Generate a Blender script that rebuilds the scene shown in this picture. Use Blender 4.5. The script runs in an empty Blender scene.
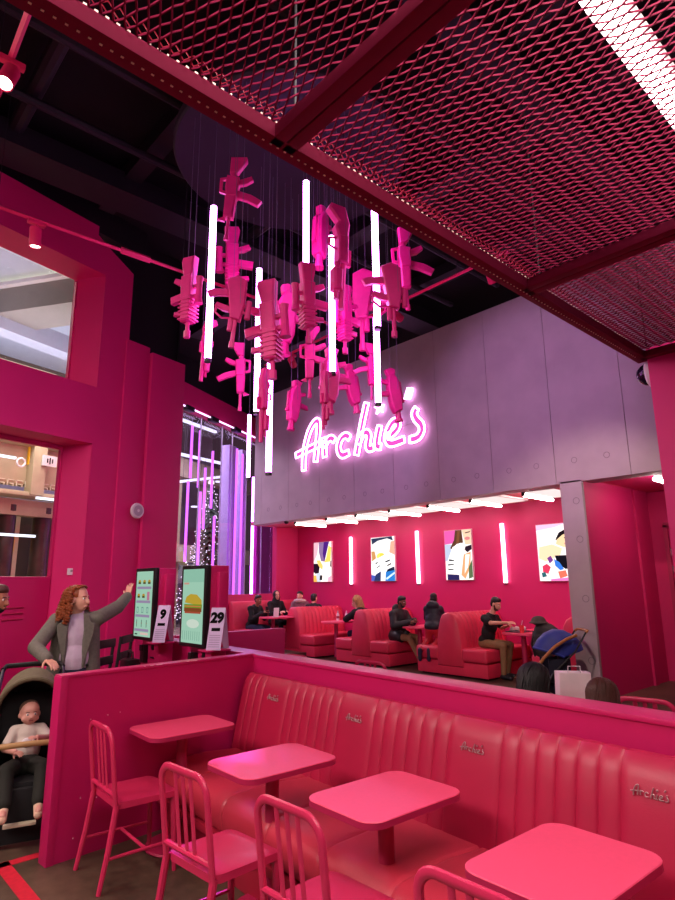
import bpy, bmesh, math, random
from mathutils import Vector, Matrix, Euler

S = bpy.context.scene
COL = S.collection
PI = math.pi
R = random.Random(7)

# ------------------------------------------------------------------ camera, world, light, exposure
CAM = Vector((0.0, 0.0, 1.72))
cd = bpy.data.cameras.new('camera')
cam = bpy.data.objects.new('camera', cd)
COL.objects.link(cam)
P_, RO_, Y_ = math.radians(12.5425), math.radians(-0.5904), math.radians(-47.5869)
fwd = Vector((math.sin(Y_) * math.cos(P_), math.cos(Y_) * math.cos(P_), math.sin(P_)))
rgt = Vector((math.cos(Y_), -math.sin(Y_), 0))
upv = rgt.cross(fwd)
rr = rgt * math.cos(RO_) + upv * math.sin(RO_)
uu = -rgt * math.sin(RO_) + upv * math.cos(RO_)
cam.matrix_world = Matrix(((rr.x, uu.x, -fwd.x, CAM.x), (rr.y, uu.y, -fwd.y, CAM.y), (rr.z, uu.z, -fwd.z, CAM.z), (0, 0, 0, 1)))
cd.sensor_fit = 'VERTICAL'
cd.sensor_height = 36.0
cd.lens = 36.0 * 598.05 / 900.0
cd.clip_end = 200
S.camera = cam

S.view_settings.view_transform = 'Standard'
S.view_settings.look = 'None'
S.view_settings.gamma = 1.0
S.view_settings.exposure = 0.12
S.view_settings.use_curve_mapping = False

w = bpy.data.worlds.new('world')
S.world = w
w.use_nodes = True
w.node_tree.nodes['Background'].inputs[0].default_value = (0.55, 0.30, 0.36, 1)
w.node_tree.nodes['Background'].inputs[1].default_value = 0.10

def lamp_area(name, loc, size, energy, color, rot=(0, 0, 0)):
    l = bpy.data.lights.new(name, 'AREA')
    l.shape = 'RECTANGLE'
    l.size, l.size_y = size
    l.energy = energy
    l.color = color
    o = bpy.data.objects.new(name, l)
    o.location = loc
    o.rotation_euler = rot
    COL.objects.link(o)
    return o

# daylight-white mall beyond the windows, dining hall with added fill
lamp_area('mall_light', (-14.5, 2.5, 7.6), (7, 5), 1500, (1.0, 0.93, 0.82))
lamp_area('atrium_light', (-18.5, 9.5, 7.6), (5, 7), 2000, (0.95, 0.88, 1.0))
def aim(o, d):
    o.rotation_euler = Vector(d).to_track_quat('-Z', 'Y').to_euler()
aim(lamp_area('gallery_fill', (-10.6, 3.2, 6.2), (3, 2), 80, (1.0, 0.92, 0.78)), (-0.967, -0.2, -0.45))  # unseen fill added to brighten the gallery front
aim(lamp_area('ceiling_fill', (-17.0, 3.6, 7.2), (6, 6), 200, (0.95, 0.93, 1.0)), (0, 0, 1))  # unseen fill added to brighten the mall ceiling from below
lamp_area('hall_fill', (0.2, 0.4, 4.6), (2.2, 3.6), 330, (1.0, 0.82, 0.78))  # unseen overhead fill added to brighten the tables
lamp_area('counter_light', (-4.2, -2.2, 4.4), (4.5, 1.2), 260, (1.0, 0.78, 0.74), (math.radians(28), 0, 0))

# ------------------------------------------------------------------ helpers
def lin(h):
    h = h.lstrip('#')
    out = []
    for k in (0, 2, 4):
        c = int(h[k:k + 2], 16) / 255
        out.append(c / 12.92 if c <= 0.04045 else ((c + 0.055) / 1.055) ** 2.4)
    return tuple(out)

MATS = {}
def mat(name, hexc, rough=0.5, metal=0.0, var=0.06, scale=6.0, bump=0.0, bscale=60.0, emit=0.0, ecol=None, spec=0.5, coat=0.0):
    m = bpy.data.materials.new(name)
    m.use_nodes = True
    nt = m.node_tree
    b = nt.nodes['Principled BSDF']
    c = lin(hexc)
    tc = nt.nodes.new('ShaderNodeTexCoord')
    if var > 0:
        n = nt.nodes.new('ShaderNodeTexNoise')
        n.inputs['Scale'].default_value = scale
        n.inputs['Detail'].default_value = 5
        nt.links.new(tc.outputs['Object'], n.inputs['Vector'])
        r = nt.nodes.new('ShaderNodeValToRGB')
        r.color_ramp.elements[0].position = 0.3
        r.color_ramp.elements[1].position = 0.7
        r.color_ramp.elements[0].color = (*[x * (1 - var) for x in c], 1)
        r.color_ramp.elements[1].color = (*[min(1, x * (1 + var)) for x in c], 1)
        nt.links.new(n.outputs['Fac'], r.inputs[0])
        nt.links.new(r.outputs[0], b.inputs['Base Color'])
    else:
        b.inputs['Base Color'].default_value = (*c, 1)
    b.inputs['Roughness'].default_value = rough
    b.inputs['Metallic'].default_value = metal
    b.inputs['Specular IOR Level'].default_value = spec
    if coat:
        b.inputs['Coat Weight'].default_value = coat
        b.inputs['Coat Roughness'].default_value = 0.15
    if bump > 0:
        n2 = nt.nodes.new('ShaderNodeTexNoise')
        n2.inputs['Scale'].default_value = bscale
        n2.inputs['Detail'].default_value = 4
        nt.links.new(tc.outputs['Object'], n2.inputs['Vector'])
        bp = nt.nodes.new('ShaderNodeBump')
        bp.inputs['Strength'].default_value = bump
        bp.inputs['Distance'].default_value = 0.01
        nt.links.new(n2.outputs['Fac'], bp.inputs['Height'])
        nt.links.new(bp.outputs[0], b.inputs['Normal'])
    if emit > 0:
        b.inputs['Emission Color'].default_value = (*(ecol if ecol else c), 1)
        b.inputs['Emission Strength'].default_value = emit
    MATS[name] = m
    return m

def mat_light(name, rgb, strength):
    m = bpy.data.materials.new(name)
    m.use_nodes = True
    nt = m.node_tree
    nt.nodes.remove(nt.nodes['Principled BSDF'])
    e = nt.nodes.new('ShaderNodeEmission')
    e.inputs[0].default_value = (*rgb, 1)
    e.inputs[1].default_value = strength
    nt.links.new(e.outputs[0], nt.nodes['Material Output'].inputs[0])
    MATS[name] = m
    return m

def mat_glass(name, tint, gloss):
    m = bpy.data.materials.new(name)
    m.use_nodes = True
    nt = m.node_tree
    nt.nodes.remove(nt.nodes['Principled BSDF'])
    t = nt.nodes.new('ShaderNodeBsdfTransparent')
    t.inputs[0].default_value = (*tint, 1)
    g = nt.nodes.new('ShaderNodeBsdfGlossy')
    g.inputs['Roughness'].default_value = 0.02
    lw = nt.nodes.new('ShaderNodeLayerWeight')
    lw.inputs[0].default_value = 0.5
    pw = nt.nodes.new('ShaderNodeMath'); pw.operation = 'POWER'; pw.inputs[1].default_value = 3.0
    fr = nt.nodes.new('ShaderNodeMath'); fr.operation = 'MULTIPLY_ADD'; fr.inputs[1].default_value = 0.5; fr.inputs[2].default_value = gloss
    nt.links.new(lw.outputs['Facing'], pw.inputs[0]); nt.links.new(pw.outputs[0], fr.inputs[0])
    mx = nt.nodes.new('ShaderNodeMixShader')
    nt.links.new(fr.outputs[0], mx.inputs[0])
    nt.links.new(t.outputs[0], mx.inputs[1])
    nt.links.new(g.outputs[0], mx.inputs[2])
    nt.links.new(mx.outputs[0], nt.nodes['Material Output'].inputs[0])
    MATS[name] = m
    return m

class MB:
    """collects geometry for ONE mesh object"""
    def __init__(s):
        s.v, s.f, s.m = [], [], []
    def add(s, vs, fs, m=0, xf=None):
        k = len(s.v)
        for p in vs:
            p = Vector(p)
            s.v.append(tuple(xf @ p if xf is not None else p))
        for f in fs:
            s.f.append(tuple(i + k for i in f))
            s.m.append(m)
        return s
    def box(s, c, d, m=0, xf=None, bev=0.0):
        cx, cy, cz = c
        hx, hy, hz = d[0] / 2, d[1] / 2, d[2] / 2
        bev = min(bev, 0.45 * min(d))
        if bev <= 0:
            vs = [(cx + a * hx, cy + b * hy, cz + e * hz) for e in (-1, 1) for a, b in ((-1, -1), (1, -1), (1, 1), (-1, 1))]
            fs = [(3, 2, 1, 0), (4, 5, 6, 7), (0, 1, 5, 4), (1, 2, 6, 5), (2, 3, 7, 6), (3, 0, 4, 7)]
            return s.add(vs, fs, m, xf)
        bm = bmesh.new()
        bmesh.ops.create_cube(bm, size=1.0)
        for v in bm.verts:
            v.co = Vector((cx + v.co.x * d[0], cy + v.co.y * d[1], cz + v.co.z * d[2]))
        bmesh.ops.bevel(bm, geom=list(bm.edges), offset=bev, segments=2, profile=0.6, affect='EDGES')
        return s.bm(bm, m, xf)
    def bm(s, bm, m=0, xf=None):
        bm.verts.ensure_lookup_table()
        bm.verts.index_update()
        s.add([v.co.copy() for v in bm.verts], [tuple(v.index for v in f.verts) for f in bm.faces], m, xf)
        bm.free()
        return s
    def tube(s, pts, r, m=0, seg=8, xf=None, closed=False, flat=1.0, up=None):
        pts = [Vector(p) for p in pts]
        n = len(pts)
        rs = r if isinstance(r, (list, tuple)) else [r] * n
        vs, fs = [], []
        prev = None
        for i, p in enumerate(pts):
            if closed:
                t = pts[(i + 1) % n] - pts[i - 1]
            else:
                t = pts[min(i + 1, n - 1)] - pts[max(i - 1, 0)]
            t.normalize()
            if prev is None:
                a = Vector(up) if up else (Vector((0, 0, 1)) if abs(t.z) < 0.9 else Vector((1, 0, 0)))
            else:
                a = prev
            b = t.cross(a)
            if b.length < 1e-6:
                b = t.cross(Vector((0.3, 0.7, 0.2)))
            b.normalize()
            a = b.cross(t).normalized()
            prev = a
            for k in range(seg):
                q = 2 * PI * k / seg
                vs.append(p + b * math.cos(q) * rs[i] + a * math.sin(q) * rs[i] * flat)
        for i in range(n if closed else n - 1):
            j = (i + 1) % n
            for k in range(seg):
                l = (k + 1) % seg
                fs.append((i * seg + k, i * seg + l, j * seg + l, j * seg + k))
        if not closed:
            fs.append(tuple(range(seg - 1, -1, -1)))
            fs.append(tuple((n - 1) * seg + k for k in range(seg)))
        return s.add(vs, fs, m, xf)
    def prism(s, poly, y0, y1, m=0, xf=None, bev=0.0):
        """polygon in XZ extruded along y"""
        n = len(poly)
        area = sum(poly[i][0] * poly[(i + 1) % n][1] - poly[(i + 1) % n][0] * poly[i][1] for i in range(n))
        if area < 0:
            poly = poly[::-1]
        loops = []
        if bev > 0:
            ins = inset(poly, bev)
            loops = [(ins, y0), (poly, y0 + bev), (poly, y1 - bev), (ins, y1)]
        else:
            loops = [(poly, y0), (poly, y1)]
        vs, fs = [], []
        for pl, y in loops:
            vs += [(a, y, b) for a, b in pl]
        for L in range(len(loops) - 1):
            for i in range(n):
                j = (i + 1) % n
                fs.append((L * n + i, L * n + j, (L + 1) * n + j, (L + 1) * n + i))
        fs.append(tuple(range(n - 1, -1, -1)))
        fs.append(tuple((len(loops) - 1) * n + i for i in range(n)))
        k0 = len(s.f)
        s.add(vs, fs, m, xf)
        # orientation: y forward from XZ ccw gives inward sides, flip
        for i in range(k0, len(s.f)):
            s.f[i] = s.f[i][::-1]
        return s
    def slab(s, poly, z0, z1, m=0, xf=None, bev=0.0):
        """polygon in XY extruded along z"""
        X = Matrix(((1, 0, 0, 0), (0, 0, 1, 0), (0, 1, 0, 0), (0, 0, 0, 1)))
        k0 = len(s.f)
        s.prism(poly, z0, z1, m, (xf @ X) if xf is not None else X, bev)
        for i in range(k0, len(s.f)):
            s.f[i] = s.f[i][::-1]
        return s
    def lathe(s, prof, m=0, seg=24, xf=None):
        vs, fs = [], []
        n = len(prof)
        for r, z in prof:
            for k in range(seg):
                a = 2 * PI * k / seg
                vs.append((r * math.cos(a), r * math.sin(a), z))
        for i in range(n - 1):
            for k in range(seg):
                l = (k + 1) % seg
                fs.append((i * seg + k, i * seg + l, (i + 1) * seg + l, (i + 1) * seg + k))
        fs.append(tuple(range(seg - 1, -1, -1)))
        fs.append(tuple((n - 1) * seg + k for k in range(seg)))
        return s.add(vs, fs, m, xf)
    def ball(s, c, r, m=0, xf=None, u=12, v=8, rot=None):
        if not isinstance(r, (list, tuple)):
            r = (r, r, r)
        c = Vector(c)
        vs, fs = [], []
        for i in range(1, v):
            t = PI * i / v
            for k in range(u):
                a = 2 * PI * k / u
                p = Vector((r[0] * math.sin(t) * math.cos(a), r[1] * math.sin(t) * math.sin(a), r[2] * math.cos(t)))
                vs.append(c + (rot @ p if rot is not None else p))
        pt = Vector((0, 0, r[2]))
        vs.append(c + (rot @ pt if rot is not None else pt))
        vs.append(c - (rot @ pt if rot is not None else pt))
        a, b = len(vs) - 2, len(vs) - 1
        for i in range(v - 2):
            for k in range(u):
                l = (k + 1) % u
                fs.append((i * u + k, (i + 1) * u + k, (i + 1) * u + l, i * u + l))
        for k in range(u):
            l = (k + 1) % u
            fs.append((a, k, l))
            fs.append((b, (v - 2) * u + l, (v - 2) * u + k))
        return s.add(vs, fs, m, xf)
    def capsule(s, a, b, ra, rb, m=0):
        a, b = Vector(a), Vector(b)
        d = b - a
        L = d.length
        if L < 1e-5:
            return s.ball(a, ra, m)
        q = d.to_track_quat('Z', 'Y').to_matrix().to_4x4()
        prof = []
        for i in range(5):
            t = PI / 2 * (i / 5)
            prof.append((ra * math.sin(t) + 1e-4, -ra * math.cos(t)))
        for i in range(6):
            t = PI / 2 * (i / 5)
            prof.append((rb * math.cos(t) + 1e-4, L + rb * math.sin(t)))
        return s.lathe(prof, m, 12, Matrix.Translation(a) @ q)
    def build(s, name, mats, parent=None, smooth=35, xf=None):
        me = bpy.data.meshes.new(name)
        me.from_pydata(s.v, [], s.f)
        if not isinstance(mats, (list, tuple)):
            mats = [mats]
        for m in mats:
            me.materials.append(m)
        if len(mats) > 1:
            me.polygons.foreach_set('material_index', s.m)
        if smooth:
            me.polygons.foreach_set('use_smooth', [True] * len(me.polygons))
            me.set_sharp_from_angle(angle=math.radians(smooth))
        me.update()
        o = bpy.data.objects.new(name, me)
        COL.objects.link(o)
        if parent is not None:
            o.parent = parent
        if xf is not None:
            o.matrix_basis = xf
        return o

def inset(poly, d):
    n = len(poly)
    out = []
    for i in range(n):
        p0, p1, p2 = Vector(poly[i - 1]), Vector(poly[i]), Vector(poly[(i + 1) % n])
        a, b = (p1 - p0), (p2 - p1)
        if a.length < 1e-9 or b.length < 1e-9:
            out.append(tuple(p1)); continue
        a.normalize(); b.normalize()
        na, nb = Vector((-a.y, a.x)), Vector((-b.y, b.x))
        k = na + nb
        if k.length < 1e-6:
            out.append(tuple(p1)); continue
        k = k / max(0.35, (k.dot(na)))
        out.append((p1.x + k.x * d, p1.y + k.y * d))
    return out

def rrect(x0, y0, x1, y1, r, n=5):
    pts = []
    for cx, cy, a0 in ((x1 - r, y0 + r, -90), (x1 - r, y1 - r, 0), (x0 + r, y1 - r, 90), (x0 + r, y0 + r, 180)):
        for i in range(n + 1):
            a = math.radians(a0 + 90 * i / n)
            pts.append((cx + r * math.cos(a), cy + r * math.sin(a)))
    return pts

def tag(o, label=None, cat=None, group=None, kind=None):
    if label: o['label'] = label
    if cat: o['category'] = cat
    if group: o['group'] = group
    if kind: o['kind'] = kind
    return o

def thing(name, label, cat, loc=(0, 0, 0), rz=0.0, group=None):
    o = bpy.data.objects.new(name, None)
    o.empty_display_size = 0.1
    COL.objects.link(o)
    o.location = loc
    o.rotation_euler = (0, 0, rz)
    return tag(o, label, cat, group)

def struct(name, mb, m, smooth=35, label=None):
    o = mb.build(name, m, None, smooth)
    o['kind'] = 'structure'
    if label: o['label'] = label
    return o

def copy_tree(o, parent=None):
    kids = list(o.children)
    c = o.copy()
    COL.objects.link(c)
    if parent is not None:
        c.parent = parent
    for k in kids:
        copy_tree(k, c)
    return c

def T(x, y, z): return Matrix.Translation((x, y, z))
def RZ(a): return Matrix.Rotation(a, 4, 'Z')
def RX(a): return Matrix.Rotation(a, 4, 'X')
def RY(a): return Matrix.Rotation(a, 4, 'Y')

# ------------------------------------------------------------------ materials
pink_wall = mat('pink_wall_paint', '#dc1870', 0.55, var=0.04, scale=1.5, bump=0.05, bscale=120)
pink_wall2 = mat('crimson_wall_paint', '#cf1866', 0.55, var=0.04, scale=1.5, bump=0.05, bscale=120)
pink_panel = mat('pink_partition_paint', '#c41460', 0.42, var=0.05, scale=2.0, bump=0.04, bscale=90)
pink_table = mat('pink_laminate', '#ee4e74', 0.38, var=0.02, scale=40)
pink_edge = mat('dark_pink_edge', '#b01e50', 0.45, var=0.03)
pink_metal = mat('pink_powder_coat', '#d02c5a', 0.32, var=0.04, scale=12, bump=0.08, bscale=160)
vinyl = mat('red_pink_vinyl', '#b21742', 0.42, var=0.05, scale=5, bump=0.05, bscale=140)
vinyl2 = mat('booth_vinyl', '#dc3054', 0.45, var=0.05, scale=5, bump=0.08, bscale=140)
canopy_pink = mat('canopy_paint', '#7c0f38', 0.75, var=0.05, scale=8, spec=0.15)
rifle_pink = mat('rifle_paint', '#d4187c', 0.45, var=0.08, scale=14, bump=0.1, bscale=60)
track_pink = mat('track_paint', '#d8205c', 0.4, var=0.03)
concrete = mat('grey_panel', '#b4a2a8', 0.75, var=0.07, scale=2.2, bump=0.12, bscale=45)
black_void = mat('black_ceiling', '#0b090d', 0.9, var=0.15)
duct_mat = mat('dark_duct', '#1b1820', 0.6, var=0.15)
disc_mat = mat('dark_plum_disc', '#21142a', 0.7, var=0.08)
black_plastic = mat('black_plastic', '#121214', 0.35, var=0.1)
chrome = mat('chrome', '#c9c2c2', 0.22, metal=1.0, var=0.03)
white_paint = mat('white_plastic', '#e6dfe2', 0.45, var=0.03)
wood = mat('tan_leather', '#a5642f', 0.5, var=0.15, scale=30)
stone = mat('cream_stone', '#b8a88a', 0.7, var=0.12, scale=3, bump=0.1, bscale=30)
marble = mat('dark_marble', '#3a2a24', 0.3, var=0.5, scale=3)
mall_grey = mat('grey_soffit', '#8b8480', 0.8, var=0.04)
mall_blue = mat('pale_blue_soffit', '#aeb4c8', 0.8, var=0.05, scale=8)
floor_out = mat('mall_tiles', '#9a8a78', 0.25, var=0.1, scale=2)
tube_white = mat_light('tube_white', (0.85, 0.27, 1.0), 15.0)
tube_warm = mat_light('tube_warm', (1.0, 0.84, 0.80), 26.0)
tube_batten = mat_light('batten_white', (1.0, 0.88, 0.84), 16.0)
reflection_violet = mat_light('reflection_violet', (0.72, 0.16, 0.95), 2.4)  # colour of the tube reflections in the glass front
led_violet = mat_light('led_violet', (0.85, 0.55, 1.0), 2.5)
neon_white = mat_light('neon_white', (1.0, 0.42, 0.95), 7.0)
neon_pink = mat_light('neon_pink', (0.95, 0.10, 0.62), 1.0)
cove_warm = mat_light('cove_warm', (1.0, 0.88, 0.55), 2.6)
cove_cool = mat_light('cove_cool', (0.9, 0.92, 1.0), 2.0)
spot_glow = mat_light('spot_glow', (1.0, 0.9, 0.7), 12.0)
glass = mat_glass('window_glass', (0.92, 0.92, 0.95), 0.02)
glass2 = mat_glass('facade_glass', (0.86, 0.80, 0.95), 0.04)

def floor_material():
    m = mat('dark_concrete_floor', '#4a3a30', 0.42, var=0.0, bump=0.05, bscale=30)
    nt = m.node_tree
    b = nt.nodes['Principled BSDF']
    tc = nt.nodes.new('ShaderNodeTexCoord')
    n1 = nt.nodes.new('ShaderNodeTexNoise'); n1.inputs['Scale'].default_value = 1.3; n1.inputs['Detail'].default_value = 8
    n2 = nt.nodes.new('ShaderNodeTexNoise'); n2.inputs['Scale'].default_value = 14; n2.inputs['Detail'].default_value = 6
    mx = nt.nodes.new('ShaderNodeMath'); mx.operation = 'ADD'
    ml = nt.nodes.new('ShaderNodeMath'); ml.operation = 'MULTIPLY'; ml.inputs[1].default_value = 0.4
    rp = nt.nodes.new('ShaderNodeValToRGB')
    rp.color_ramp.elements[0].position = 0.5; rp.color_ramp.elements[0].color = (*lin('#33281f'), 1)
    rp.color_ramp.elements[1].position = 0.95; rp.color_ramp.elements[1].color = (*lin('#6a5645'), 1)
    nt.links.new(tc.outputs['Object'], n1.inputs['Vector']); nt.links.new(tc.outputs['Object'], n2.inputs['Vector'])
    nt.links.new(n2.outputs['Fac'], ml.inputs[0]); nt.links.new(n1.outputs['Fac'], mx.inputs[0]); nt.links.new(ml.outputs[0], mx.inputs[1])
    nt.links.new(mx.outputs[0], rp.inputs[0]); nt.links.new(rp.outputs[0], b.inputs['Base Color'])
    return m
floor_mat = floor_material()

# ------------------------------------------------------------------ the setting
# local frames: the shop-window wall, the curved glass front, the bench wall
ML = Matrix(((-0.254, -0.967, 0, -7.75), (0.967, -0.254, 0, 1.66), (0, 0, 1, 0), (0, 0, 0, 1)))
MF = Matrix(((-0.451, -0.893, 0, -12.57), (0.893, -0.451, 0, 6.51), (0, 0, 1, 0), (0, 0, 0, 1)))

mb = MB().slab([(4, -4), (4, 15), (-15.2, 15), (-14.9, 11.2), (-12.5, 6.4), (-8.6, 4.5), (-6.73, -2.2), (-6.7, -4)], -0.1, 0.0)
struct('floor', mb, floor_mat)
mb = MB().slab([(-6.6, -6), (-6.73, -2.2), (-8.6, 4.5), (-12.5, 6.4), (-15.2, 12), (-15.2, 18), (-34, 18), (-34, -6)], -0.12, -0.02)
struct('mall_floor', mb, floor_out)
mb = MB().slab([(4, -4), (4, 15), (-15.4, 15), (-15.1, 11.2), (-12.8, 6.3), (-8.9, 4.3), (-7.0, -2.2), (-7.0, -4)], 7.2, 7.4)
struct('ceiling', mb, black_void)
mb = MB().box((-1.0, 0.25, 7.0), (6.0, 0.3, 0.44), 0, ML).box((2.25, 0.42, 6.2), (1.5, 0.14, 2.2), 0, ML)
a, b = Vector((-8.75, 4.40)), Vector((-12.35, 5.95))
mb.add([(a.x, a.y, 5.0), (b.x, b.y, 5.0), (b.x, b.y, 7.3), (a.x, a.y, 7.3), (a.x - .08, a.y - .14, 5.0), (b.x - .08, b.y - .14, 5.0), (b.x - .08, b.y - .14, 7.3), (a.x - .08, a.y - .14, 7.3)], [(0, 1, 2, 3), (7, 6, 5, 4), (3, 2, 6, 7)])
struct('wall_upper', mb, black_void)

# ducts, beams and rails in the black ceiling void
mb = MB()
for x, wd in ((-7.15, 0.5), (-2.6, 0.35)):
    mb.box((x, 4.5, 6.86), (wd, 14, 0.28))
for y, wd, xl in ((0.4, 0.3, -7.2), (2.7, 0.22, -7.8), (5.9, 0.3, -11.0), (7.9, 0.3, -12.5)):
    mb.box(((xl + 2.4) / 2, y, 7.02), (2.4 - xl, wd, 0.2))
for x in (-6.2, -5.2, -3.6):
    mb.tube([(x, -3, 6.8), (x, 8.6, 6.8)], 0.05, 0, 8)
for y in (1.3, 4.6):
    mb.tube([(-7.4, y, 6.95), (-1, y, 6.95)], 0.09, 0, 10)
struct('trim_1', mb, duct_mat, label='dark ducts, beams and pipes under the black ceiling')

# shop-window wall on the left: two deep window openings, pier and two square columns
mb = MB()
mb.prism([(-4, 3.6), (1.25, 3.6), (1.25, 4.4), (-4, 4.4)], 0, 0.5, 0, ML)
mb.prism([(-4, 6.1), (1.25, 6.1), (1.25, 6.56), (1.08, 6.66), (1.08, 6.8), (-4, 6.8)], 0, 0.5, 0, ML)
mb.prism([(1.25, -0.1), (1.72, -0.1), (1.72, 6.33), (1.25, 6.56)], 0, 0.5, 0, ML)
mb.prism([(-4, -0.1), (-3.3, -0.1), (-3.3, 6.8), (-4, 6.8)], 0, 0.5, 0, ML)
mb.slab([(1.25, 0.02), (1.25, 0.5), (1.08, 0.5), (1.10, 0.45)], 0, 3.6, 0, ML)
mb.slab([(1.25, 0.02), (1.25, 0.5), (1.08, 0.5), (1.10, 0.45)], 4.4, 6.1, 0, ML)
struct('wall_left', mb, pink_wall)
mb = MB()
mb.box((1.88, 0.22, 2.6), (0.42, 0.50, 5.32), 0, ML, 0.012)
mb.box((2.43, 0.20, 2.56), (0.66, 0.56, 5.24), 0, ML, 0.012)
struct('trim_2', mb, pink_wall, label='two square pink columns at the end of the shop-window wall')
mb = MB().box((-0.35, 0.47, 0.9), (1.1, 0.06, 1.9), 0, ML).box((-2.2, 0.47, 0.9), (2.4, 0.06, 1.9), 0, ML)
struct('trim_3', mb, pink_wall2, label='crimson panels below the lower shop window')
# door panel with vents under the lower window
mb = MB().box((0.66, 0.45, 0.92), (0.86, 0.05, 1.84), 0, ML, 0.008)
d1 = struct('door_1', mb, pink_panel, label='crimson door panel with three vent slots')
mb = MB()
for k in range(3):
    mb.tube([tuple(ML @ Vector((0.50, 0.42, 1.46 - 0.07 * k))), tuple(ML @ Vector((0.76, 0.42, 1.465 - 0.07 * k)))], 0.012, 0, 6)
mb.build('vent_slot', pink_edge, d1)
mb = MB().box((-1.1, 0.46, 5.2), (4.4, 0.012, 1.7), 0, ML)
w1 = struct('window_1', mb, glass)
mb = MB().box((0.09 + 1.0, 0.46, 5.2), (0.03, 0.05, 1.7), 0, ML).box((-1.1, 0.46, 4.43), (4.4, 0.05, 0.04), 0, ML)
mb.build('window_frame', pink_wall2, w1)
mb = MB().box((-1.1, 0.46, 2.7), (4.4, 0.012, 1.7), 0, ML)
w2 = struct('window_2', mb, glass)
mb = MB().box((0.2, 0.45, 2.7), (0.03, 0.04, 1.7), 0, ML)
mb.build('mullion', black_plastic, w2)
mb = MB().box((-1.1, 0.46, 3.57), (4.4, 0.06, 0.06), 0, ML).box((1.09, 0.46, 2.7), (0.03, 0.06, 1.7), 0, ML)
mb.build('window_frame', pink_wall2, w2)
# hidden return between the columns and the glass front
mb = MB()
a, b = Vector((-8.75, 4.35)), Vector((-12.35, 5.9))
mb.add([(a.x, a.y, 0), (b.x, b.y, 0), (b.x, b.y, 6.8), (a.x, a.y, 5.2)], [(0, 1, 2, 3)])
mb.add([(a.x - .08, a.y - .18, 0), (b.x - .08, b.y - .18, 0), (b.x - .08, b.y - .18, 6.8), (a.x - .08, a.y - .18, 5.2)], [(3, 2, 1, 0)])
struct('wall_return', mb, pink_wall, 0)

# glass front: header band, LED line, panes, mullions
mb = MB().box((2.0, 0.15, 6.2), (6.0, 0.3, 0.58), 0, MF)
struct('trim_4', mb, pink_wall, label='pink header band over the glass front')
mb = MB().box((2.0, 0.2, 6.86), (6.0, 0.2, 0.74), 0, MF)
struct('wall_facade', mb, black_void)
mb = MB()
for s0, s1 in ((-0.9, 1.08), (1.10, 2.08), (2.10, 2.62), (2.64, 3.45), (3.47, 4.4), (4.42, 5.0)):
    mb.box(((s0 + s1) / 2, 0.2, 2.95), (s1 - s0, 0.014, 5.9), 0, MF)
w3 = struct('window_3', mb, glass2)
mb = MB()
for s in (1.09, 2.09, 2.63, 3.46, 4.41):
    mb.box((s, 0.2, 2.95), (0.016, 0.03, 5.9), 0, MF)
mb.build('mullion', mat('mullion_lilac', '#c0b0d8', 0.4), w3)
mb = MB()
for s in (0.2, 1.3, 2.45):
    mb.box((s, -0.02, 5.86), (0.32, 0.16, 0.12), 0, MF, 0.02)
mb.build('bracket', black_plastic, w3)
struct('trim_10', MB().box((4.62, 1.5, 3.0), (0.42, 0.3, 6.0), 0, MF, 0.02).box((5.35, 1.5, 3.0), (0.30, 0.3, 6.0), 0, MF, 0.02), mat('lilac_pane', '#b9a4dc', 0.6), label='two pale lilac blocks standing in for bright lilac glass panels')  # lilac blocks added in place of bright lilac glass panels
struct('trim_11', MB().box((6.35, 0.85, 2.2), (2.2, 0.1, 4.4), 0, MF), mat('magenta_reflection', '#c81aa8', 0.5), label='magenta panel standing in for a reflection in the glass beside the corner booth')  # panel colour stands in for a magenta reflection in the glass
_t = thing('light_tube', 'white light tube standing upright behind the glass beside the corner booth', 'light tube', tuple(MF @ Vector((4.42, 0.5, 0.3))))
MB().tube([(0, 0, 0.03), (0, 0, 4.6)], 0.04, 0, 12).build('tube', tube_white, _t)
MB().tube([(0, 0, -0.3), (0, 0, 0.03)], 0.045, 0, 12).build('end_cap', black_plastic, _t)
led = MB().box((2.0, -0.03, 5.885), (5.6, 0.03, 0.03), 0, MF).build('led_line', led_violet)
tag(led, 'violet LED line under the pink header of the glass front', 'light strip')

# grey panelled wall over the booths, with its column
def grooved_panels():
    mb = MB()
    xs = [-13.32] + [-12.99 + 1.184 * k for k in range(9)] + [-2.0]
    for a, b in zip(xs[:-1], xs[1:]):
        mb.box(((a + b) / 2, 9.29, 4.98), (b - a - 0.008, 0.36, 3.46), 0, None, 0.0)
    mb.box((-7.66, 9.32, 4.98), (11.3, 0.28, 3.44), 1)
    for a, b in zip(xs[1:-2], xs[2:-1]):
        for fx in (0.28, 0.72):
            for z in (3.6,):
                x = a + (b - a) * fx
                mb.tube([(x + 0.045 * math.cos(q * PI / 8), 9.112, z + 0.045 * math.sin(q * PI / 8)) for q in range(16)], 0.006, 1, 5, None, True)
    return mb
joint_mat = mat('panel_joint', '#85777e', 0.9)
struct('wall_front', grooved_panels(), [concrete, joint_mat], 0)
mb = MB().box((-4.47, 9.145, 1.63), (0.36, 0.07, 3.3), 0, None, 0.004)
for z in (0.55, 1.45, 2.35, 2.95):
    mb.tube([(-4.40 + 0.05 * math.cos(q * PI / 8), 9.112, z + 0.05 * math.sin(q * PI / 8)) for q in range(16)], 0.006, 1, 5, None, True)
struct('trim_5', mb, [concrete, joint_mat], label='grey concrete column carrying the panelled wall')

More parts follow.
